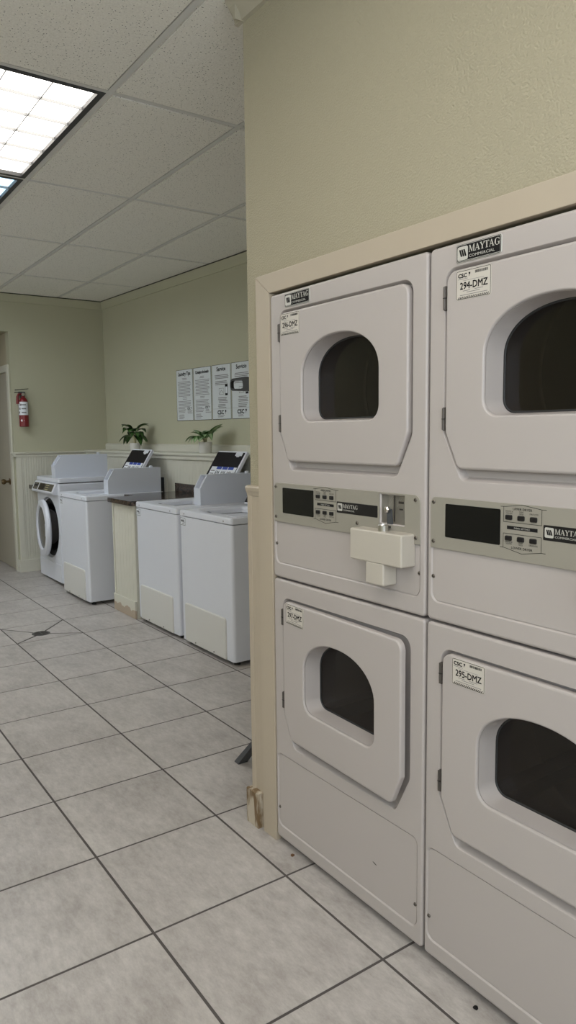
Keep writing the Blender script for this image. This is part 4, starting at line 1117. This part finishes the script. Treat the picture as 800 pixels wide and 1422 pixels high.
# ------------------------------------------------------------------ potted plants on the ledge
def leaf_mesh(L, Wd, droop, lift, mats, fold=0.25):
    mb = MB(); n = 9; cols = [-1, -0.55, 0, 0.55, 1]; grid = []
    for i in range(n + 1):
        s = i / n; w = Wd * (math.sin(PI * min(1, s ** 0.75 * 1.0)) ** 0.85 if 0 < s < 1 else 0.0)
        x = L * s * (1 - 0.25 * droop * s); zc = lift * L * s - droop * L * s * s
        grid.append([(x, c * w, zc + abs(c) * w * fold) for c in cols])
    vs = [p for r in grid for p in r]
    for k in range(4):
        m = mats[1] if k in (1, 2) else mats[0]
        fs = [(i * 5 + k, i * 5 + k + 1, (i + 1) * 5 + k + 1, (i + 1) * 5 + k) for i in range(n)]
        mb.add(vs, fs, m)
    return mb
def plant(u, label, pot_r, pot_h, leaves, mats, stem_h):
    # stands near the front of the ledge
    yw = -0.175
    p = WO + Matrix.Rotation(WA, 3, 'Z') @ Vector((u, yw, 0)); t = thing('potted_plant', label, 'plant', (p.x, p.y, 1.2245), 0, 'potted plants on the ledge')
    mb = MB(); r = pot_r
    mb.lathe([(0.0, 0.0), (r * 0.86, 0.0), (r * 0.90, 0.004), (r, pot_h - 0.002), (r * 0.98, pot_h), (r * 0.93, pot_h), (r * 0.90, pot_h - 0.015), (0.0, pot_h - 0.016)], M['pot'], 32); mb.build('pot', t)
    mb = MB(); mb.lathe([(r * 0.9, pot_h - 0.0155), (r * 0.5, pot_h - 0.010), (0.0, pot_h - 0.008)], M['soil'], 20); mb.build('soil', t)
    for (az, L, wd, droop, lift, sh) in leaves:
        az = math.radians(az); mb = leaf_mesh(L, wd, droop, lift, mats)
        o = MB(); R_ = Matrix.Rotation(az, 4, 'Z'); r0 = 0.022
        base = Vector((r0 * math.cos(az), r0 * math.sin(az), pot_h + sh))
        for k, f in enumerate(mb.f): pass
        T = Matrix.Translation(base) @ R_
        o.v = [tuple(T @ Vector(v)) for v in mb.v]; o.f = mb.f; o.m = mb.m; o.mats = mb.mats
        lf = o.build('leaf', t, recalc=False, angle=80)
        st = MB(); b0 = Vector((0.008 * math.cos(az), 0.008 * math.sin(az), pot_h - 0.010))
        st.tube([b0, b0.lerp(base, 0.5) + Vector((0, 0, 0.004)), base + Vector((0, 0, 0.001))], 0.0022, M['stem'], 6); st.build('stem', lf)
    return t
rp = random.Random(5)
lv1 = []
for k in range(24):
    az = k * 137.5 % 360; tier = k % 4
    lv1.append((az, rp.uniform(0.135, 0.165) * (1 - 0.1 * (tier == 3)), rp.uniform(0.036, 0.044), rp.uniform(0.55, 0.85), [0.15, 0.45, 0.7, 0.95][tier], 0.07 + 0.018 * tier))
plant(1.00, 'leafy dark green plant in a white pot on the ledge, farther from the posters', 0.052, 0.075, lv1, (M['leaf_dark'], M['leaf_mid']), 0.05)
lv2 = [(215, 0.19, 0.040, 0.55, 0.40, 0.03), (190, 0.15, 0.040, 0.45, 0.75, 0.035), (235, 0.15, 0.042, 0.75, 0.50, 0.03), (262, 0.13, 0.040, 0.85, 0.55, 0.03), (290, 0.14, 0.040, 0.80, 0.55, 0.03),
       (25, 0.17, 0.042, 0.30, 0.95, 0.035), (45, 0.15, 0.042, 0.45, 1.05, 0.035), (350, 0.19, 0.032, 0.95, 0.85, 0.03), (330, 0.15, 0.036, 0.7, 0.75, 0.032), (310, 0.13, 0.038, 0.8, 0.6, 0.03),
       (140, 0.13, 0.038, 0.4, 0.85, 0.035), (90, 0.12, 0.036, 0.4, 0.9, 0.035), (5, 0.12, 0.036, 0.45, 0.9, 0.036), (205, 0.11, 0.036, 0.35, 0.95, 0.036), (250, 0.11, 0.036, 0.5, 0.9, 0.036), (320, 0.10, 0.036, 0.5, 0.95, 0.036)]
plant(2.255, 'bright variegated green plant in a white pot under the posters', 0.056, 0.088, lv2, (M['leaf_mid'], M['leaf_pale']), 0.03)

# ------------------------------------------------------------------ fire extinguisher
fe = thing('fire_extinguisher', 'red fire extinguisher hanging on the left wall above the wainscot', 'fire extinguisher', (XL + 0.062, 0.70, 1.468))
mb = MB(); mb.lathe([(0.0, 0.002), (0.040, 0.0), (0.045, 0.004), (0.045, 0.235), (0.042, 0.258), (0.030, 0.278), (0.018, 0.288), (0.018, 0.302), (0.0, 0.302)], M['red'], 32); mb.build('cylinder', fe)
def wrap(z0, z1, a0, a1, r, m, name, n=14):
    mb = MB(); ls = [[(r * math.cos(a0 + (a1 - a0) * i / n), r * math.sin(a0 + (a1 - a0) * i / n), z) for i in range(n + 1)] for z in (z0, z1)]
    mb.loops(ls, m, closed=False); return mb
mb = wrap(0.115, 0.245, -1.9, 0.9, 0.0456, M['white_print'], 'l')
for k in range(3):
    z = 0.13 + k * 0.038
    q = wrap(z, z + 0.02, -1.5 + 0.2 * k, -1.1 + 0.2 * k, 0.0459, M['grey_ink'], 'l', 4); mb.add(q.v, q.f, M['grey_ink'])
    q = wrap(z + 0.004, z + 0.016, -0.7, 0.3, 0.0459, M['grey_ink'], 'l', 6); mb.add(q.v, q.f, M['grey_ink'])
mb.build('instruction_label', fe, recalc=False)
mb = MB(); r = 0.0458
pts = [(-1.05, 0.062), (-0.75, 0.050), (-0.2, 0.062), (-0.75, 0.074)]
mb.add([(r * math.cos(a), r * math.sin(a), z) for a, z in pts] + [(r * 1.02 * math.cos(-0.75), r * 1.02 * math.sin(-0.75), 0.062)], [(0, 1, 4), (1, 2, 4), (2, 3, 4), (3, 0, 4)], M['white_print']); mb.build('diamond_mark', fe, smooth=False)
mb = MB(); mb.lathe([(0.016, 0.302), (0.018, 0.306), (0.018, 0.325), (0.012, 0.332), (0.0, 0.332)], M['slate'], 18); mb.box(-0.012, 0.012, -0.045, 0.02, 0.328, 0.345, M['slate'], 0.003); mb.build('valve', fe)
mb = MB(); mb.prism([(-0.075, 0.356), (0.055, 0.372), (0.055, 0.378), (-0.075, 0.364)], -0.008, 0.008, 'x', M['black'], 0.001); mb.build('lever', fe)
mb = MB(); mb.prism([(-0.080, 0.332), (0.01, 0.340), (0.01, 0.346), (-0.080, 0.340)], -0.008, 0.008, 'x', M['black'], 0.001); mb.build('grip', fe)
mb = MB(); mb.lathe([(0.0, 0.0), (0.014, 0.0), (0.014, 0.010), (0.0, 0.012)], M['steel'], 18, Matrix.Translation((0.018, -0.005, 0.318)) @ Matrix.Rotation(PI / 2, 4, 'Y')); mb.build('gauge', fe)
mb = MB(); mb.tube([(0.0, -0.018, 0.322), (0.006, -0.045, 0.318), (0.010, -0.055, 0.295), (0.010, -0.056, 0.26), (0.010, -0.054, 0.225)], [0.009, 0.010, 0.012, 0.014, 0.016], M['red'], 12); mb.build('hose', fe)
mb = MB(); mb.box(-0.0615, -0.052, -0.018, 0.018, 0.18, 0.335, M['slate'], 0.002); mb.box(-0.052, -0.012, -0.004, 0.004, 0.306, 0.318, M['slate'], 0.001)
mb.build('wall_bracket', fe)

# ------------------------------------------------------------------ low table behind the wall corner: one splayed leg shows
tb = thing('low_table', 'dark grey metal leg with a flat foot, seen behind the dirty plinth', 'table', (-0.36, 0.42, 0))
for sx in (-1, 1):
    for sy in (-1, 1):
        mb = MB(); w = 0.024
        fx = 0.197 if (sx < 0 and sy < 0) else 0.06; f0 = Vector((sx * fx, sy * 0.228, 0.0015)); f1 = Vector((sx * (0.03 if fx > 0.1 else 0.05), sy * 0.17, 0.22))
        def sec(c): return [(c.x - 0.016, c.y - w, c.z), (c.x + 0.016, c.y - w, c.z), (c.x + 0.016, c.y + w, c.z), (c.x - 0.016, c.y + w, c.z)]
        def sec2(c): return [(c.x - 0.008, c.y - w, c.z), (c.x + 0.008, c.y - w, c.z), (c.x + 0.008, c.y + w, c.z), (c.x - 0.008, c.y + w, c.z)]
        ls = [sec(f0), sec(f0 + Vector((0, 0, 0.004))), sec2(f1)]
        mb.loops(ls, M['slate']); mb.add(ls[0], [(3, 2, 1, 0)], M['slate']); mb.add(ls[-1], [(0, 1, 2, 3)], M['slate']); mb.build('leg', tb, smooth=False)
mb = MB(); mb.box(-0.075, 0.10, -0.22, 0.22, 0.22, 0.24, M['slate'], 0.004); mb.build('tabletop', tb)

# ------------------------------------------------------------------ camera, light, view
cam = bpy.data.cameras.new('camera'); co = bpy.data.objects.new('camera', cam); C.objects.link(co)
yaw, pitch, roll = 0.963156775, -0.109949829, -0.0115591108
cy, sy, cp2, sp2 = math.cos(yaw), math.sin(yaw), math.cos(pitch), math.sin(pitch)
fwd = Vector((-sy * cp2, cy * cp2, sp2)); right = Vector((cy, sy, 0)); up = right.cross(fwd)
r2 = right * math.cos(roll) + up * math.sin(roll); u2 = -right * math.sin(roll) + up * math.cos(roll)
mw = Matrix.Identity(4)
for k in range(3): mw[k][0], mw[k][1], mw[k][2] = r2[k], u2[k], -fwd[k]
mw.translation = Vector((1.98607741, -1.32047799, 1.39003278))
co.matrix_world = mw
cam.sensor_fit = 'VERTICAL'; cam.sensor_height = 24; cam.lens = 1010.605 / 1422 * 24
cam.clip_start = 0.05
bpy.context.scene.camera = co

wd = bpy.data.worlds.new('daylight'); bpy.context.scene.world = wd; wd.use_nodes = True
bg = wd.node_tree.nodes['Background']; bg.inputs['Color'].default_value = (0.86, 0.92, 1.0, 1); bg.inputs['Strength'].default_value = 5.0
sc = bpy.context.scene
sc.view_settings.view_transform = 'Standard'; sc.view_settings.look = 'None'
sc.view_settings.gamma = 1.0; sc.view_settings.use_curve_mapping = False
sc.view_settings.exposure = 0.12
sc.cycles.use_denoising = True
sc.cycles.max_bounces = 10
